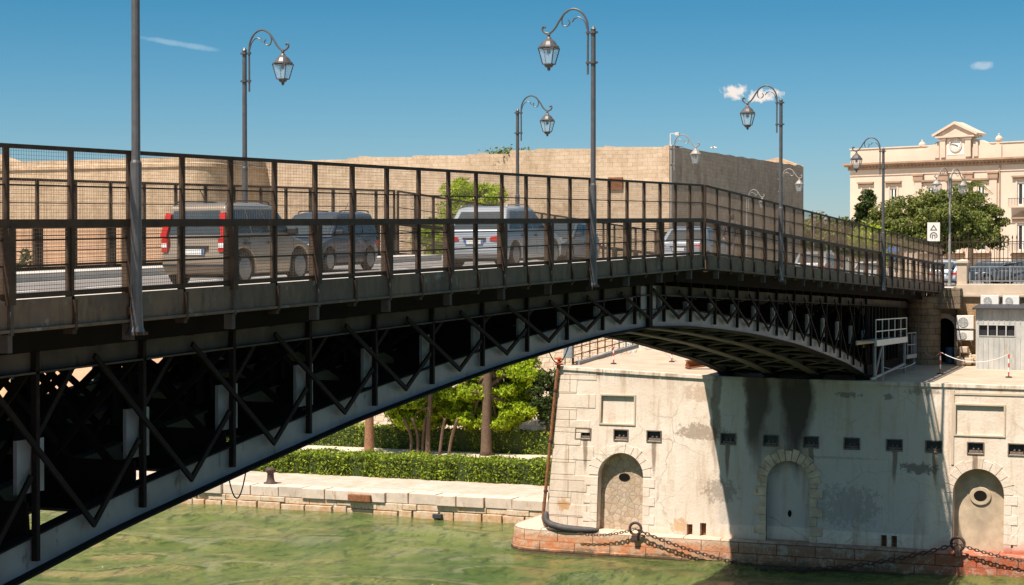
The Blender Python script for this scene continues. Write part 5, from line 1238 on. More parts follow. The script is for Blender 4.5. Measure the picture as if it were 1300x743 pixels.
# clock gable
uc, Yc = upx(1214.5); zt = zcor + .5
def zyp(y): return zy(y, Yc)
mb = MB()
mb.prism([(uc - 6.2, zt), (uc + 6.6, zt), (uc + 6.6, zyp(187)), (uc + 5.2, zyp(187)), (uc + 4.4, zyp(183)), (uc + 3.7, zyp(180)), (uc + 2.9, zyp(178)), (uc - 2.9, zyp(179)), (uc - 3.4, zyp(182)), (uc - 4.3, zyp(185)), (uc - 5.0, zyp(189)), (uc - 6.2, zyp(190))], -.15, 1.0, pf2)
gb = mb.build('clock_gable', MAT['palazzo_plaster'], pz)
mb = MB(); ubox(mb, uc - 2.1, uc + 2.1, zt, zyp(172.5), -.4, 1.6); mb.build('clock_block', MAT['palazzo_plaster'], gb)
for a in (-1.9, 1.9):
    mb = MB(); ubox(mb, uc + a - .42, uc + a + .42, zt + .3, zyp(178), -.65, -.41); ubox(mb, uc + a - .55, uc + a + .55, zyp(178), zyp(175.2), -.75, -.405); mb.build('pilaster', MAT['palazzo_trim'], gb)
for a in (-2.9, 2.9):
    mb = MB(); ubox(mb, uc + a - .35, uc + a + .35, zt + .3, zyp(181), -.35, -.16); mb.build('pilaster', MAT['palazzo_trim'], gb)
mb = MB(); ubox(mb, uc - 2.9, uc + 2.9, zyp(175), zyp(173), -.9, 1.9); mb.prism([(uc - 3.0, zyp(173)), (uc + 3.0, zyp(173)), (uc, zyp(158))], -.6, 1.6, pf2)
for q_ in (1, -1): mb.prism([(uc - q_ * 3.3, zyp(173)), (uc, zyp(158.2)), (uc, zyp(155)), (uc - q_ * 3.4, zyp(170.5))], -.95, 1.9, pf2)
mb.build('pediment', MAT['palazzo_trim'], gb)
mb = MB(); nn = 32
def cyl2(mb, cu, cv, r, t0, t1, a0=0, a1=2 * math.pi):
    mb.prism([(cu + r * math.cos(a0 + (a1 - a0) * i / nn), cv + r * math.sin(a0 + (a1 - a0) * i / nn)) for i in range(nn)], t0, t1, pf2)
zk = zyp(184.5); cyl2(mb, uc, zk, .78, -.47, -.445); ubox(mb, uc - 1.25, uc + 1.25, zyp(197), zyp(177), -.44, -.404); ck = mb.build('clock_face', MAT['clock_face'], gb)
mb = MB()
for i in range(nn):
    a0, a1 = 2 * math.pi * i / nn, 2 * math.pi * (i + 1) / nn
    mb.prism([(uc + .78 * math.cos(a0), zk + .78 * math.sin(a0)), (uc + .98 * math.cos(a0), zk + .98 * math.sin(a0)), (uc + .98 * math.cos(a1), zk + .98 * math.sin(a1)), (uc + .78 * math.cos(a1), zk + .78 * math.sin(a1))], -.58, -.405, pf2)
mb.build('clock_ring', MAT['palazzo_trim'], ck)
mb = MB(); mb.bar(pf2(uc, zk, -.5), pf2(uc - .62, zk + .12, -.5), .06, .09); mb.bar(pf2(uc, zk, -.5), pf2(uc + .35, zk - .2, -.5), .06, .11)
for i in range(12): a = i * math.pi / 6; mb.bar(pf2(uc + .62 * math.cos(a), zk + .62 * math.sin(a), -.475), pf2(uc + .72 * math.cos(a), zk + .72 * math.sin(a), -.475), .05, .05)
mb.build('clock_hand', MAT['sign_black'], ck)
for a, yq in ((-5.5, 190.5), (6.0, 187.5)):
    mb = MB(); p = pf2(uc + a, zyp(yq), .4); mb.lathe([(.5, 0), (.5, .25), (.3, .35), (.28, .5), (.48, .75), (.5, 1.0), (.3, 1.3), (.12, 1.4), (.15, 1.55), (0.01, 1.7)], p, 14); mb.build('stone_urn', MAT['palazzo_trim'], gb)

# ================================================================ VEGETATION
def leaf_mesh(name, pts, size, mat, par, seed=0, squash=1.0, up_bias=.0):
    rg = np.random.default_rng(seed); n = len(pts)
    sz = size * rg.uniform(.55, 1.25, n)[:, None]
    a = rg.normal(size=(n, 3)); a[:, 2] *= squash; a /= np.linalg.norm(a, axis=1)[:, None] + 1e-9
    b = rg.normal(size=(n, 3)); nrm = np.cross(a, b); nrm[:, 2] = nrm[:, 2] + up_bias; nrm /= np.linalg.norm(nrm, axis=1)[:, None] + 1e-9
    b = np.cross(nrm, a); b /= np.linalg.norm(b, axis=1)[:, None] + 1e-9
    p = np.asarray(pts)
    v = np.stack([p - a * sz, p + b * sz * .45, p + a * sz, p - b * sz * .45], 1).reshape(-1, 3)
    me = bpy.data.meshes.new(name); me.vertices.add(4 * n); me.vertices.foreach_set('co', v.astype(np.float32).ravel())
    me.loops.add(4 * n); me.loops.foreach_set('vertex_index', np.arange(4 * n, dtype=np.int32))
    me.polygons.add(n); me.polygons.foreach_set('loop_start', np.arange(0, 4 * n, 4, dtype=np.int32)); me.polygons.foreach_set('loop_total', np.full(n, 4, np.int32))
    me.update(); me.validate(); me.materials.append(MAT[mat])
    o = bpy.data.objects.new(name, me); COL.objects.link(o)
    if par: o.parent = par
    return o
def clumps(rg, blobs, dens, cr):
    """points: each blob (x,y,z,rx,ry,rz) is filled with leaf clumps of radius about cr lying near its skin"""
    P_ = []
    for (x, y, z, rx, ry, rz_) in blobs:
        area = (rx * ry + rx * rz_ + ry * rz_) * 4.2
        nc = max(5, int(area / (cr * cr) * .55))
        d = rg.normal(size=(nc, 3)); d /= np.linalg.norm(d, axis=1)[:, None]
        c = np.array([x, y, z]) + d * np.array([rx, ry, rz_]) * rg.uniform(.55, 1.0, nc)[:, None] ** .6
        for cc_ in c:
            m = int(dens * rg.uniform(.5, 1.4)); r = cr * rg.uniform(.5, 1.25)
            q = rg.normal(size=(m, 3)); q /= np.linalg.norm(q, axis=1)[:, None]; q *= r * rg.uniform(.3, 1, m)[:, None] ** .5; q[:, 2] *= .7
            P_.append(cc_ + q)
    return np.concatenate(P_)
def tree(name, loc, blobs, trunk, label, cat, leafm, barkm, size, dens, cr, group=None, seed=1, limbs=True, squash=1.0, up_bias=.3):
    rg = np.random.default_rng(seed); o = empty(name, loc, label, cat, group)
    P_ = clumps(rg, blobs, dens, cr)
    leaf_mesh('crown', P_, size, leafm, o, seed, squash, up_bias)
    mb = MB(); (h, r) = trunk
    path = [(0, 0, -.1), (.05 * h * .2, 0, h * .3), (rg.uniform(-.2, .2), rg.uniform(-.2, .2), h * .65), (rg.uniform(-.3, .3), rg.uniform(-.3, .3), h)]
    path = smooth_path(path, 4); mb.tube(path, [r * (1 - .5 * i / (len(path) - 1)) * (1.25 if i == 0 else 1) for i in range(len(path))], 9)
    if limbs:
        for (x, y, z, rx, ry, rz_) in blobs:
            st_ = path[int(len(path) * rg.uniform(.45, .9))]
            mb.tube(smooth_path([st_, ((st_[0] + x) / 2 + rg.uniform(-.2, .2), (st_[1] + y) / 2, (st_[2] + z) / 2 + .3), (x, y, z)], 3), [r * .38] * 4 + [r * .2] * 3, 6)
    mb.build('trunk', MAT[barkm], o, world=False, smooth=True)
    return o
ZG = 1.3
# the two bright pines on the quay
PB = []
def px_blobs(s0, d0, z0, Y, lst):
    out_ = []
    for (px, y, w_, h_, dy) in lst:
        s_, d_, Y_ = at(px, Y=Y + dy); k = Y_ / 2300; out_.append((s_ - s0, d_ - d0, zy(y, Y_) - z0, w_ * k * .9, w_ * k, h_ * k))
    return out_
s_, d_, Y_ = at(617, Y=127.3)
bl = px_blobs(s_, d_, ZG, 131, [(640, 462, 44, 10, 0), (605, 478, 34, 9, -1), (662, 480, 26, 9, 1), (632, 496, 42, 9, -1.5), (594, 508, 26, 7, .5), (662, 506, 24, 8, 0), (618, 519, 32, 8, -1), (652, 530, 22, 7, .5), (588, 528, 18, 5, 0), (670, 492, 18, 6, -1), (600, 533, 26, 7, -2.5), (655, 522, 26, 8, -3), (630, 536, 24, 6, -3), (585, 500, 22, 8, -3), (630, 440, 34, 10, 0), (650, 420, 30, 12, 0), (620, 400, 26, 12, 0), (610, 537, 22, 6, -1.5), (640, 540, 18, 5, -2), (605, 498, 30, 9, -2), (640, 512, 34, 9, -2), (580, 515, 18, 7, -1), (655, 475, 34, 9, -2)])
tree('pine_tree', (s_, d_, ZG), bl, (8.5, .42), 'bright green layered pine with thick dark trunk nearest the pier', 'tree', 'leaf_pine', 'bark', .13, 95, .50, 'pines on the quay lawn', 3, up_bias=.8)
s_, d_, Y_ = at(543, Y=127.6)
bl = px_blobs(s_, d_, ZG, 132, [(540, 498, 36, 8, 0), (512, 515, 24, 6, -.5), (562, 513, 26, 7, 1), (536, 528, 30, 7, -1), (572, 532, 17, 6, 0), (510, 530, 14, 4, .5), (550, 540, 16, 4, -1), (545, 482, 30, 9, 0), (550, 465, 26, 10, 0), (495, 522, 14, 6, 0), (530, 510, 34, 8, -2), (555, 524, 26, 7, -2), (520, 538, 20, 5, -2)])
t2 = tree('pine_tree', (s_, d_, ZG), bl, (6, .2), 'bright green pine with several thin stems behind the hedge', 'tree', 'leaf_pine', 'bark', .13, 90, .46, 'pines on the quay lawn', 5, up_bias=.8)
mb = MB()
for a, b_ in ((-1.6, -2.3), (-.9, -1.3), (.8, 1.2), (1.3, 1.9), (.4, .2)): mb.tube(smooth_path([(0, a, 0), (.2, a * 1.1, 1.3), (0, b_, 2.6)], 3), .11, 7)
mb.build('stem', MAT['bark'], t2, world=False, smooth=True)
s_, d_, Y_ = at(468, Y=127)
bl = [(0, 0, 10.5, 3.2, 3.2, 1.3), (0, 2.2, 9.2, 2, 2, .9), (0, -2.2, 9.6, 2, 2, .9), (0, 0, 12.4, 2.2, 2.2, 1.1)]
tree('pine_tree', (s_, d_, ZG), bl, (10, .36), 'tall straight reddish pine trunk left of the bright pines', 'tree', 'leaf_pine', 'bark_red', .2, 50, .8, 'pines on the quay lawn', 7, limbs=True)
# fresh green tree rising behind the bridge joint
s_, d_, Y_ = at(594, Y=138)
bl = [(0, 0, 17.2, 2.1, 2.1, 1.5), (0, 2.2, 15.4, 1.9, 1.9, 1.7), (0, -1.4, 18.4, 1.4, 1.4, 1.1), (0, 1.0, 13.0, 2.3, 2.3, 1.8), (0, .6, 19.0, 1.1, 1.2, .9), (0, 3.1, 12.4, 1.4, 1.6, 1.5), (0, -1.4, 15.0, 1.6, 1.4, 1.6)]
tree('broadleaf_tree', (s_, d_, ZG), bl, (14, .3), 'fresh yellow-green tree rising against the castle wall behind the railing', 'tree', 'leaf_bright', 'bark', .16, 130, .7, seed=11, up_bias=.5)
# creeper and shrubs by the castle
s_, d_, Y_ = at(291, Y=165)
rg = np.random.default_rng(2); n = 1500
P_ = np.stack([rg.normal(0, .3, n), rg.normal(0, .55, n), rg.uniform(12.5, 22.5, n)], 1)
vn = empty('creeper', (s_ - .6, d_ - .8, ZG), 'dark green creeper hanging where the bastion meets the long wall', 'climbing plant'); leaf_mesh('leaves', P_, .28, 'leaf_oak', vn, 2)
s_, d_, Y_ = at(30, Y=118)
tree('shrub', (s_, d_, ZG + 9.3), [(0, 0, 3.6, .6, .7, 1.4), (0, .2, 2.2, .7, .8, 1.2)], (3.4, .1), 'dark upright shrub at the left behind the railing', 'shrub', 'leaf_dark', 'bark', .13, 60, .45, seed=5, limbs=False)
s_, d_, Y_ = at(694, Y=128)
tree('shrub', (s_, d_, ZG), [(0, 0, 4.2, 1.2, 1.3, 1.3), (0, -.8, 3.0, 1.3, 1.3, 1.2), (0, -.2, 5.2, .7, .8, .7)], (3.5, .12), 'dark bushy shrub against the castle foot beside the pier', 'shrub', 'leaf_dark', 'bark', .15, 60, .5, seed=6, limbs=False)
# weeds growing on the castle top
for px, y, k, lab in ((646, 191, 1.0, 'tuft of weeds on top of the long castle wall'),):
    s_, d_, Y_ = at(px, s=87.2); P_ = np.random.default_rng(3).normal(size=(260, 3)) * [.5, 1.1, .28]; P_[:, 2] = np.abs(P_[:, 2])
    v_ = empty('weed_tuft', (s_, d_, zy(196, Y_)), lab, 'weeds'); leaf_mesh('leaves', P_, .16, 'leaf_oak', v_, 9)
# hedges
def hedge(x0, x1, y0, y1, z1, dens, label, seed, leafm='leaf_hedge'):
    o = empty('hedge', ((x0 + x1) / 2, (y0 + y1) / 2, ZG), label, 'hedge', 'clipped hedges on the quay')
    mb = MB(); mb.box(x0 + .12, x1 - .12, y0, y1, ZG, z1 - .12); mb.build('inner_mass', MAT['leaf_dark'], o)
    rg = np.random.default_rng(seed); P_ = []
    L_ = y1 - y0; H = z1 - ZG; D = x1 - x0
    for (n, fn) in ((int(L_ * H * dens), lambda n: np.stack([x0 + rg.normal(0, .08, n), rg.uniform(y0, y1, n), rg.uniform(ZG, z1, n)], 1)), (int(L_ * D * dens * .7), lambda n: np.stack([rg.uniform(x0, x1, n), rg.uniform(y0, y1, n), z1 + rg.normal(0, .06, n)], 1)),
                    (int(D * H * dens), lambda n: np.stack([rg.uniform(x0, x1, n), y0 + rg.normal(0, .08, n), rg.uniform(ZG, z1, n)], 1))):
        P_.append(fn(n))
    P_ = np.concatenate(P_)
    P_[:, 0] += .12 * np.sin(P_[:, 1] * 1.7 + 2) + .08 * np.sin(P_[:, 1] * 4.3) ; P_[:, 2] += .07 * np.sin(P_[:, 1] * 2.1) * (P_[:, 2] > z1 - .4)
    P_ -= np.array(o.location)
    leaf_mesh('foliage', P_, .11, leafm, o, seed, 1.0, .5)
hedge(47.7, 50.2, 17.6, 72, 2.62, 150, 'long clipped bright green hedge at the front of the quay', 21)
hedge(64.4, 66.4, 17.9, 95, 2.85, 80, 'second clipped hedge further back behind the tree trunks', 22)
# trees and palm before the palace
def P2(px, Y, y): s_, d_, Y_ = at(px, Y=Y); return s_, d_, zy(y, Y_)
def blobs_from(base, lst):
    s0, d0, z0 = base; o_ = []
    for (px, y, Y, rw, rh) in lst:
        s_, d_, z_ = P2(px, Y, y); k = Y / 2300; o_.append((s_ - s0, d_ - d0, z_ - z0, rw * k, rw * k, rh * k))
    return o_
s_, d_, _ = P2(1190, 165, 300); base = (s_, d_, ZS)
bl = blobs_from(base, [(1112, 292, 165, 14, 12), (1140, 302, 161, 24, 14), (1170, 304, 160, 26, 14), (1200, 304, 159, 26, 14), (1236, 300, 159, 24, 14), (1128, 276, 165, 18, 13), (1150, 266, 166, 20, 13), (1174, 260, 165, 20, 13), (1196, 258, 163, 20, 14), (1220, 254, 165, 18, 12), (1243, 262, 163, 17, 13), (1262, 282, 162, 14, 15), (1240, 286, 160, 19, 16), (1214, 284, 158, 20, 17), (1185, 284, 160, 20, 17), (1156, 288, 161, 19, 15), (1124, 294, 163, 15, 13), (1200, 272, 158, 24, 14), (1258, 302, 162, 14, 9), (1226, 302, 160, 20, 9)])
tree('broadleaf_tree', base, bl, (4.5, .5), 'huge spreading dark green tree in front of the palace', 'tree', 'leaf_oak', 'bark', .17, 190, .85, seed=31, up_bias=.5)
s_, d_, _ = P2(1100, 175, 300); base = (s_, d_, ZS)
bl = blobs_from(base, [(1103, 246, 175, 6, 8), (1101, 256, 175, 9, 9), (1099, 266, 175, 12, 9), (1098, 277, 175, 13, 9), (1097, 290, 175, 13, 10)])
tree('cypress_tree', base, bl, (5, .25), 'small dark conical tree at the left corner of the palace', 'tree', 'leaf_cypress', 'bark', .15, 130, .55, seed=32)
for i, (px, y0, Y, ys, lab) in enumerate(((1042, 283, 200, 12, 'pale green distant tree right of the fortress end'), (1068, 292, 195, 12, 'pale green distant tree between fortress and palace'), (1020, 290, 210, 10, 'distant tree just emerging behind the fortress corner'), (1105, 300, 160, 10, 'bright low bush at the foot of the conical tree'))):
    s_, d_, _ = P2(px, Y, 300); base = (s_, d_, ZS)
    bl = blobs_from(base, [(px, y0 - 4, Y, 12, ys * .8), (px + 10, y0 + 4, Y, 13, ys), (px - 10, y0 + 6, Y, 13, ys), (px, y0 + 16, Y, 18, ys), (px + 6, y0 + 26, Y, 16, ys)])
    tree('distant_tree', base, bl, (4, .3), lab, 'tree', 'leaf_oak' if i < 3 else 'leaf_bright', 'bark', .24, 110, 1.0, 'trees beyond the bridge end', 40 + i)
s_, d_, z_ = P2(1232, 200, 236)
pm = empty('palm_tree', (s_, d_, ZS), 'palm with arching fronds showing above the big tree', 'palm tree')
mb = MB(); mb.tube([(0, 0, 0), (.1, 0, 4), (0, 0, z_ - ZS)], [.35, .28, .25], 9); mb.build('trunk', MAT['bark'], pm, world=False)
random.seed(5)
for k in range(18):
    a = k * 2 * math.pi / 18 + random.uniform(-.1, .1); el = random.uniform(.2, 1.0); Ls = random.uniform(2.0, 2.7); mb = MB(); prev = None; zz = z_ - ZS
    pts = [(math.cos(a) * Ls * t_ * math.cos(el * (1 - t_ * .3)), math.sin(a) * Ls * t_ * math.cos(el * (1 - t_ * .3)), zz + Ls * (math.sin(el) * t_ - .75 * t_ * t_)) for t_ in [i / 7 for i in range(8)]]
    mb.tube(pts, [.04 - .004 * i for i in range(8)], 4)
    for i in range(1, 8):
        for sd_ in (-1, 1):
            for jj in (0, .5):
                p = Vector(pts[i - 1]).lerp(Vector(pts[i]), 1 - jj); w_ = Vector((-math.sin(a), math.cos(a), 0)) * sd_ * .55 * (1.1 - i / 9) + Vector((math.cos(a), math.sin(a), -.9)) * .22
                mb.add([p, p + w_ * .5 + Vector((0, 0, .04)), p + w_, p + w_ * .5 - Vector((0, 0, .03))], [(0, 1, 2, 3)])
    mb.build('frond', MAT['leaf_oak'], pm, world=False, fixn=False)

# ================================================================ PIER FURNITURE
# terrace edge railing
rgp = empty('terrace_railing', (40, 17, 9.4), 'rusty steel grid railing along the left edge of the pier terrace', 'railing')
s0, d0, Y0 = at(728, s=35.0); s1, d1, Y1 = at(803, s=50.0)
z0 = ztop(s0, min(d0, 17.3)); z1 = ztop(s1, min(d1, 17.3)); RH0 = zy(438, Y0) - zy(465, Y0)
mb = MB()
for h in (.06, .45, .85, 1.22): mb.bar((s0, d0, z0 + h), (s1, d1, z1 + h), .05)
mb.build('rail', MAT['rust'], rgp)
for k in range(9):
    f_ = k / 8; mb = MB(); mb.bar((s0 + (s1 - s0) * f_, d0 + (d1 - d0) * f_, z0 + (z1 - z0) * f_ - .05), (s0 + (s1 - s0) * f_, d0 + (d1 - d0) * f_, z0 + (z1 - z0) * f_ + 1.24), .06); mb.build('post', MAT['rust'], rgp)
kb = MB(); kb.bar((s0 - .3, d0 - .35, z0 + .06), (s1, d1 - .3, z1 + .06), .22, .22); kb.build('kerb_beam', MAT['grey_metal'], rgp)
# electrical box at its end
bx = empty('junction_box', (34.2, 16.95, 9.4), 'small grey electrical box on legs at the railing end', 'electrical box')
s_, d_, Y_ = at(722, s=34.4); zb_ = ztop(s_, 17.3)
mb = MB(); mb.box(s_ - .15, s_ + .15, d_ - .24, d_ + .24, zb_ + .35, zb_ + .95); mb.build('cabinet', MAT['grey_metal'], bx, bevel=.02)
mb = MB()
for a in (-.2, .2): mb.bar((s_, d_ + a, zb_), (s_, d_ + a, zb_ + 1.4), .04)
mb.bar((s_, d_ - .2, zb_ + 1.4), (s_, d_ + .2, zb_ + 1.4), .04); mb.build('frame', MAT['dark_metal'], bx)
# gangway / steps behind the terrace
gw = empty('steel_steps', (52, 16, 9.6), 'pale steel steps with rails at the back of the terrace', 'steps')
s_, d_, Y_ = at(818, s=53)
mb = MB()
for a in (0, .9):
    mb.bar((s_, d_ + .6, zy(452, Y_) + .0), (s_ + a, d_ + 1.6, zy(430, Y_)), .07, .12)
for k in range(6): mb.box(s_ - .0, s_ + .9, d_ + .6 + k * .18, d_ + .8 + k * .18, zy(452, Y_) + k * .17, zy(452, Y_) + k * .17 + .05)
mb.build('flight', MAT['white_metal'], gw)
mb = MB()
for a in (-1.2, -.5, .3, 1.0, 1.8): mb.bar((s_ + .2, d_ + a, ztop(s_, 12)), (s_ + .2, d_ + a, zy(424, Y_)), .06)
for h in (426, 434, 442): mb.bar((s_ + .2, d_ - 1.2, zy(h, Y_)), (s_ + .2, d_ + 1.8, zy(h, Y_)), .05)
mb.build('handrail', MAT['white_metal'], gw)
s2, d2, Y2 = at(832, s=54); mb = MB(); mb.bar((s2, d2, ztop(s2, 12)), (s2, d2, zy(424, Y2)), .2); mb.build('post', MAT['white_metal'], gw)
# red and white chain posts
def striped(px, s, ytop, ybot, label):
    s_, d_, Y_ = at(px, s=s); z0 = ztop(s_, d_); H = min(1.35, zy(ytop, Y_) - z0)
    o = empty('chain_post', (s_, d_, z0), label, 'post', 'red and white chain posts'); n = 5
    mb = MB(); mb.lathe([(.16, 0), (.16, .05), (.04, .07)], n=12); mb.build('foot', MAT['dark_metal'], o, world=False)
    for k in range(n):
        mb = MB(); mb.lathe([(.036, .06 + (H - .06) * k / n), (.036, .06 + (H - .06) * (k + 1) / n)], n=10); mb.build('band', MAT['post_red' if k % 2 == 0 else 'post_white'], o, world=False)
    return Vector((s_, d_, z0 + H))
pA_ = striped(779, 36.5, 440, 473, 'red and white post on the left of the terrace'); pB_ = striped(853, 40.0, 440, 473, 'red and white post with chain just left of the arch')
pC_ = striped(1194, 39.0, 447, 476, 'red and white post in front of the doorway'); pD_ = striped(1281, 38.0, 450, 478, 'pale red and white post in front of the shed')
def sag(p, q, dz, n=14): return [tuple(Vector(p).lerp(Vector(q), i / n) - Vector((0, 0, dz * 4 * (i / n) * (1 - i / n)))) for i in range(n + 1)]
def thin_chain(p, q, dz, label, r=.018, matn='plastic_white'):
    o = empty('barrier_chain', tuple(Vector(p).lerp(Vector(q), .5)), label, 'chain', 'plastic barrier chains'); mb = MB(); mb.tube(sag(p, q, dz, 18), r, 5); mb.build('chain', MAT[matn], o)
s2, d2, Y2 = at(832, s=54)
thin_chain(pB_, (s2, d2, zy(446, Y2)), .25, 'white chain from the post to the steel steps')
thin_chain(pC_, pD_, .45, 'white chain sagging between the two right posts')
s3, d3, Y3 = at(1175, s=45.0); thin_chain(pC_, (s3, d3, ztop(45, d3) + .7), .25, 'white chain from the right post to the buttress')
s3, d3, Y3 = at(1112, s=37.5); s4, d4, Y4 = at(1163, s=39); thin_chain((s3, d3, zy(462, Y3)), (s4, d4, zy(460, Y4)), .3, 'white chain slung under the pivot platform')
thin_chain(pA_, (s0 - .2, d0 - .1, z0 + 1.0), .5, 'white chain from the left post to the terrace railing', r=.012)
# rust-coloured rack of wedges on the terrace
s_, d_, Y_ = at(872, s=36.2); s5, d5, Y5 = at(911, s=37.4)
wr_ = empty('rusty_rack', (36.8, 9.5, 9.2), 'orange rusty toothed steel rack lying beside the bearing', 'rack')
za = ztop(s_, d_); mb = MB(); mb.bar((s_, d_, za + .06), (s5, d5, za + .22), .4, .08)
mb.build('base', MAT['orange_brick'] if False else MAT['rust'], wr_)
for k in range(8):
    f_ = (k + .3) / 8; p = Vector((s_, d_, za + .1)).lerp(Vector((s5, d5, za + .26)), f_); mb = MB(); mb.bar(p, p + Vector((.05, -.08, .34)), .1, .3); mb.build('tooth', MAT['rust'], wr_)
mb = MB(); mb.bar((s_, d_, za + .42), (s5, d5, za + .58), .36, .06); mb.build('top_plate', MAT['rust'], wr_)
# round bearing drum under the far girder
# downpipe on the pier corner with a black boot and a red valve
dp = empty('drain_pipe', pf(17.36, 5, -.2), 'rusty brown pipe running down the left corner of the pier', 'pipe')
mb = MB(); mb.tube([pf(17.42, 9.5, -.10), pf(17.45, 8.7, -.12), pf(17.46, 5, -.13), pf(17.46, 1.6, -.14), pf(17.30, 1.25, -.2)], [.10, .09, .085, .085, .1], 10); mb.build('pipe', MAT['rust'], dp)
for z_ in (8.2, 5.6, 3.0):
    mb = MB(); p = pf(17.45, z_, -.13); mb.lathe([(.12, -.05), (.12, .05)], p, 12); mb.build('clip', MAT['chain_metal'], dp)
mb = MB(); p = pf(17.40, 9.5, -.1); mb.lathe([(.22, 0), (.24, .06), (.1, .1), (.08, .25), (.14, .28), (.14, .34), (.02, .4)], p, 12); mb.bar((p[0], p[1] - .25, p[2] + .3), (p[0], p[1] + .25, p[2] + .3), .08); mb.build('valve', MAT['rust_red'], dp)
mb = MB(); p0 = Vector((32.1, 17.75, 1.62)); mb.tube(smooth_path([(32.15, 17.8, 2.0), (32.0, 17.7, 1.5), (31.95, 17.0, 1.28), (32.0, 16.0, 1.2), (32.05, 14.9, 1.22)], 4), [.10, .14, .17, .18, .18, .18, .18, .18, .18, .18, .18, .18, .18, .17, .16, .12, .05], 12)
fe = empty('rubber_fender', (32, 16.5, 1.2), 'black rubber fender tube lying at the foot of the pier corner', 'fender'); mb.build('tube', MAT['rubber_grey'], fe, smooth=True)
# mooring rings and chains
def ring(cy, cz, label, R0=.30, r0_=.07, s=31.75):
    o = empty('mooring_ring', (s, cy, cz), label, 'mooring ring', 'iron mooring rings on the pier'); mb = MB(); n1_, n2__ = 22, 8
    vs_ = [(0 + r0_ * math.sin(b), (R0 + r0_ * math.cos(b)) * math.cos(a), (R0 + r0_ * math.cos(b)) * math.sin(a)) for a in [2 * math.pi * i / n1_ for i in range(n1_)] for b in [2 * math.pi * j / n2__ for j in range(n2__)]]
    mb.add(vs_, [(i * n2__ + j, ((i + 1) % n1_) * n2__ + j, ((i + 1) % n1_) * n2__ + (j + 1) % n2__, i * n2__ + (j + 1) % n2__) for i in range(n1_) for j in range(n2__)])
    mb.build('ring', MAT['chain_metal'], o, world=False, smooth=True)
    mb = MB(); mb.box(-.12, .5, -.14, .14, -.62, -.30); mb.build('bracket', MAT['chain_metal'], o, world=False, bevel=.03)
s_, d_, Y_ = at(807, s=31.75); z1_ = zy(672, Y_); ring(d_, z1_, 'iron mooring ring below the left niche'); rA = Vector((31.7, d_, z1_))
s_, d_, Y_ = at(1217, s=31.75); z2_ = zy(691, Y_); ring(d_, z2_, 'iron mooring ring below the right niche'); rB = Vector((31.7, d_, z2_))
def chain(p, q, dz, label, ln=.34, r=.035):
    pts = [Vector(a) for a in sag(p, q, dz, 200)]; o = empty('mooring_chain', tuple(Vector(p).lerp(Vector(q), .5)), label, 'chain', 'rusty mooring chains')
    acc = 0; last = pts[0]; k = 0; mb = MB(); links = []
    for a in pts[1:]:
        if (a - last).length >= ln * .74:
            links.append((last.copy(), a.copy())); last = a
    for i, (a, b_) in enumerate(links[:95]):
        t_ = (b_ - a).normalized(); side = Vector((1, 0, 0)) if i % 2 == 0 else t_.cross(Vector((1, 0, 0))).normalized()
        side = (side - t_ * side.dot(t_)).normalized(); c = (a + b_) / 2; hl, hw = ln * .5, ln * .27
        pp = [c + t_ * (hl - hw) * sx_ + (t_ * math.cos(an) + side * math.sin(an)) * hw for sx_, ans in ((1, (-80, -40, 0, 40, 80)), (-1, (100, 140, 180, 220, 260))) for an in [R(x) for x in ans]]
        m_ = MB(); m_.tube(pp + [pp[0]], r, 6, caps=False); m_.build('link', MAT['chain_metal'], o, fixn=False)
s_, d_, Y_ = at(733, s=31.6); chain((31.6, d_, zy(678, Y_)), rA, .18, 'short rusty chain from the pier corner to the left ring', .19, .021)
s_, d_, Y_ = at(938, s=31.5); chain(rA, (31.5, d_, zy(716, Y_)), .14, 'rusty chain sloping from the left ring down into the shadow', .25, .029)
s_, d_, Y_ = at(955, s=31.4); pD2 = (31.4, d_, zy(722, Y_)); chain(pD2, rB, .45, 'heavy dark chain hanging along the shaded pier foot', .28, .034)
s_, d_, Y_ = at(1330, s=31.6); chain(rB, (31.6, d_, zy(716, Y_)), .15, 'rusty chain running right from the right ring', .21, .024)
# bollard on the quay
s_, d_, Y_ = at(343, s=42.4)
bo = empty('bollard', (s_, d_, 1.31), 'dark iron mooring bollard on the pale quay', 'bollard')
mb = MB(); mb.lathe([(.42, 0), (.42, .06), (.27, .10), (.22, .3), (.2, .62), (.30, .72), (.34, .82), (.30, .92), (.1, .97)], n=18); mb.build('body', MAT['chain_metal'], bo, world=False, smooth=True)
# loose cable under the arch
s_, d_, Y_ = at(300, d=1.9); cb = empty('hanging_cable', (s_, 1.9, zb(24) - .2), 'thin dark cable loop hanging below the near arch', 'cable')
mb = MB(); a_ = at(290, d=1.7); b_ = at(312, d=1.7); mb.tube(sag((a_[0], 1.7, zb(-a_[0]) + .03), (b_[0], 1.7, zb(-b_[0]) + .03), .45, 14), .014, 5); mb.build('cable', MAT['dark_metal'], cb)
s_, d_, Y_ = at(722, d=1.9); cb = empty('hanging_cable', (s_, 1.9, 12), 'thin cable loop hanging from the arch above the terrace railing', 'cable')
mb = MB(); a_ = at(697, d=1.7); b_ = at(722, d=1.7); mb.tube(sag((a_[0], 1.7, zb(-a_[0]) + .03), (b_[0], 1.7, zb(-b_[0]) + .03), .4, 14), .016, 5); mb.build('cable', MAT['dark_metal'], cb)

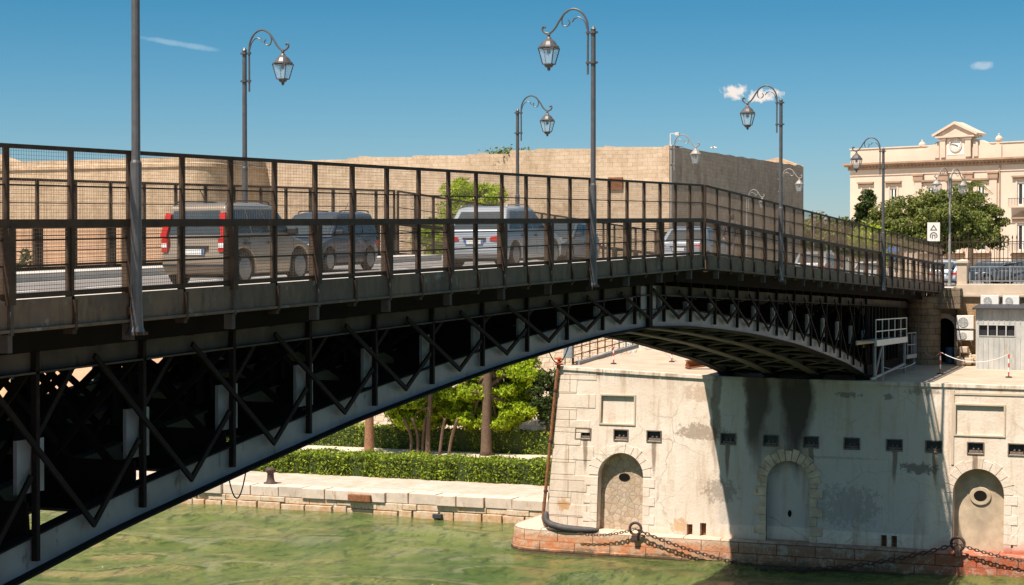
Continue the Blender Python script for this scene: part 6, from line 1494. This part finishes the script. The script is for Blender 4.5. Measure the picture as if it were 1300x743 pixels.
# ---- shed, air conditioners, barrel, doorway things
m, t, b = newmat('shed_metal')
f = noise(t, 1.6, 7, .7, stretch=(1, 1, .4)); c = mixc(t, ramp(t, f, [(.35, (0, 0, 0)), (.65, (1, 1, 1))]), (.34, .35, .34), (.54, .53, .49)); c = mixc(t, ramp(t, noise(t, 2.6, 7, .7, stretch=(1, 1, .3)), [(.58, (0, 0, 0)), (.7, (1, 1, 1))]), c, (.33, .25, .17))
L(t, c, b.inputs['Base Color']); b.inputs['Roughness'].default_value = .7
s_, dL, Y_ = at(1239, s=43.2); zf = ztop(43.2, dL); sh = empty('shed', (44.4, dL - 4, zf), 'weathered pale blue metal shed with a strip of four dark panes', 'shed')
zsr = zy(393, Y_) ; dR = dL - 8
wL = at(1243, s=43.2)[1]; wR = at(1289, s=43.2)[1]; wz1, wz0 = zy(412, Y_), zy(427, Y_)
shf = lambda u, v, t_: (43.2 + t_, u, v)
mb = MB(); holed(mb, [(dR, zf - .1), (dL, zf - .1), (dL, zsr), (dR, zsr)], [rect(wR, wL, wz0, wz1)], shf, 0, .12)
mb.add([(43.2, dL, zf - .1), (46.1, dL, zf - .1), (46.1, dL, zsr + .2), (43.2, dL, zsr)], [(0, 1, 2, 3)]); mb.build('wall', MAT['shed_metal'], sh, fixn=False)
mb = MB(); 
for k in range(30): yk = dL - .1 - k * .27; (mb.box(43.175, 43.199, yk - .02, yk + .02, zf - .1, wz0 - .06) if True else None); mb.box(43.175, 43.199, yk - .02, yk + .02, wz1 + .06, zsr - .02)
mb.build('wall_rib', MAT['shed_metal'], sh)
mb = MB(); mb.prism([(42.9, zsr), (46.1, zsr + .22), (46.1, zsr + .30), (42.9, zsr + .09)], dR - .2, dL + .15, lambda a, b_, c_: (a, c_, b_)); mb.build('roof', MAT['dark_metal'], sh)
for k in range(4):
    a = wL + (wR - wL) * k / 4; b_ = wL + (wR - wL) * (k + 1) / 4; a, b_ = min(a, b_), max(a, b_)
    mb = MB(); mb.box(43.29, 43.31, a + .02, b_ - .02, wz0, wz1); pn = mb.build('window', MAT['window_dark'], sh)
    mb = MB(); mb.box(43.2 - .02, 43.28, a - .03, a + .03, wz0, wz1); mb.box(43.17, 43.27, a + .03, b_, wz1 - .04, wz1); mb.box(43.17, 43.27, a + .03, b_, wz0, wz0 + .04); mb.build('frame', MAT['shed_metal'], pn)
def aircon(px, y, s, label, wpx=27, hpx=18, rot=0):
    s_, d_, Y_ = at(px, s=s); k = Y_ / 2300; w_, h_ = wpx * k * 1.02 / 2, hpx * k / 2; zc_ = zy(y, Y_)
    o = empty('air_conditioner', (s_, d_, zc_ - h_), label, 'air conditioner', 'outdoor air conditioning units on the brick wall')
    mb = MB(); mb.box(-.18, .18, -w_, w_, 0, 2 * h_); mb.build('casing', MAT['plastic_white'], o, world=False, bevel=.02)
    mb = MB(); nn = 20; r_ = h_ * .72; cy_ = w_ * .22
    mb.add([(-.186 - x, cy_ + r_ * math.cos(2 * math.pi * i / nn), h_ + r_ * math.sin(2 * math.pi * i / nn)) for x in (0, .012) for i in range(nn)], [tuple(range(nn)), tuple(range(nn, 2 * nn))[::-1]] + [(i, (i + 1) % nn, nn + (i + 1) % nn, nn + i) for i in range(nn)])
    fn = mb.build('fan_grille', MAT['grey_metal'], o, world=False)
    mb = MB()
    for r2_ in (.3, .55, .8, 1.0):
        pp = [(-.205, cy_ + r_ * r2_ * math.cos(2 * math.pi * i / nn), h_ + r_ * r2_ * math.sin(2 * math.pi * i / nn)) for i in range(nn + 1)]; mb.tube(pp, .008, 4, caps=False)
    for i in range(4): a = i * math.pi / 4; mb.bar((-.205, cy_ - r_ * math.cos(a), h_ - r_ * math.sin(a)), (-.205, cy_ + r_ * math.cos(a), h_ + r_ * math.sin(a)), .012)
    mb.build('fan_guard', MAT['plastic_white'], fn, world=False)
    mb = MB()
    for a in (-w_ * .7, w_ * .7): mb.bar((-.2, a, -.04), (.5, a, -.04), .05); mb.bar((-.1, a, -.05), (.5, a, -.4), .04)
    mb.build('wall_bracket', MAT['grey_metal'], o, world=False)
aircon(1257, 382, 45.5, 'air conditioner above the shed, left one of the upper pair', 22, 14); aircon(1284, 382, 45.5, 'air conditioner above the shed, right one of the upper pair', 20, 13)
aircon(1226, 409, 45.6, 'large air conditioner beside the doorway, upper of two', 21, 17); aircon(1226, 426, 45.6, 'air conditioner beside the doorway, lower of two', 20, 12)
s_, d_, Y_ = at(1207, s=46.9)
ba = empty('barrel', (s_, d_, ztop(46.9, d_)), 'dull blue barrel standing in the arched doorway', 'barrel'); H = zy(441, Y_) - ztop(46.9, d_)
mb = MB(); mb.lathe([(.27, 0), (.29, .02), (.29, H * .32), (.305, H * .34), (.29, H * .36), (.29, H * .65), (.305, H * .67), (.29, H * .69), (.29, H - .02), (.27, H), (.26, H - .03)], n=20); mb.build('body', MAT['barrel_blue'], ba, world=False, smooth=False)
s_, d_, Y_ = at(1228, s=45.8)
ru = empty('rubble_heap', (s_, d_, ztop(45.8, d_)), 'pile of pale broken stones between doorway and shed', 'rubble'); random.seed(12); 
mb = MB()
for k in range(26):
    x, y_ = random.uniform(-.5, .4), random.uniform(-.5, .5); z_ = random.uniform(0, .9) * (1 - abs(y_)); r_ = random.uniform(.1, .24)
    mb.box(x - r_, x + r_, y_ - r_, y_ + r_ * .8, z_ - .1, z_ + r_)
mb.build('stones', MAT['cap_stone'], ru, world=False, bevel=.04); ru['kind'] = 'stuff' if False else ru.get('kind', '')
del ru['kind']
# castle top fittings and a gull
s_, d_, Y_ = at(851, s=87.0); zt_ = zy(186, Y_)
fl = empty('floodlight_mast', (s_, d_, zt_ - .2), 'thin white mast with a small lamp head on the castle corner', 'mast')
mb = MB(); mb.bar((0, 0, 0), (0, 0, zy(170, Y_) - zt_ + .2), .09); mb.bar((0, 0, zy(170, Y_) - zt_ + .2), (0, -.45, zy(170, Y_) - zt_ + .2), .07); mb.build('pole', MAT['white_metal'], fl, world=False)
mb = MB(); mb.box(-.14, .14, -.75, -.4, zy(173, Y_) - zt_ + .2, zy(169, Y_) - zt_ + .2); mb.build('lamp_head', MAT['white_metal'], fl, world=False, bevel=.03)
s_, d_, Y_ = at(906, Y=140); gu = empty('seagull', (s_, d_, zy(188, Y_)), 'white seagull gliding above the fortress wall', 'bird')
V_ = MB(); V_.tube([(0, .28, 0), (0, .18, .01), (0, 0, 0), (0, -.16, 0), (0, -.26, .02)], [.015, .06, .075, .05, .02], 8); 
for q_ in (1, -1): V_.add([(q_ * .04, .12, .02), (q_ * .35, .16, .14), (q_ * .62, .0, .08), (q_ * .3, 0, .12), (q_ * .04, -.08, .02), (q_ * .3, .05, .10)], [(0, 1, 5), (1, 2, 5), (2, 3, 5), (3, 4, 5), (4, 0, 5)])
V_.build('body', MAT['seagull_white'], gu, world=False, smooth=True)
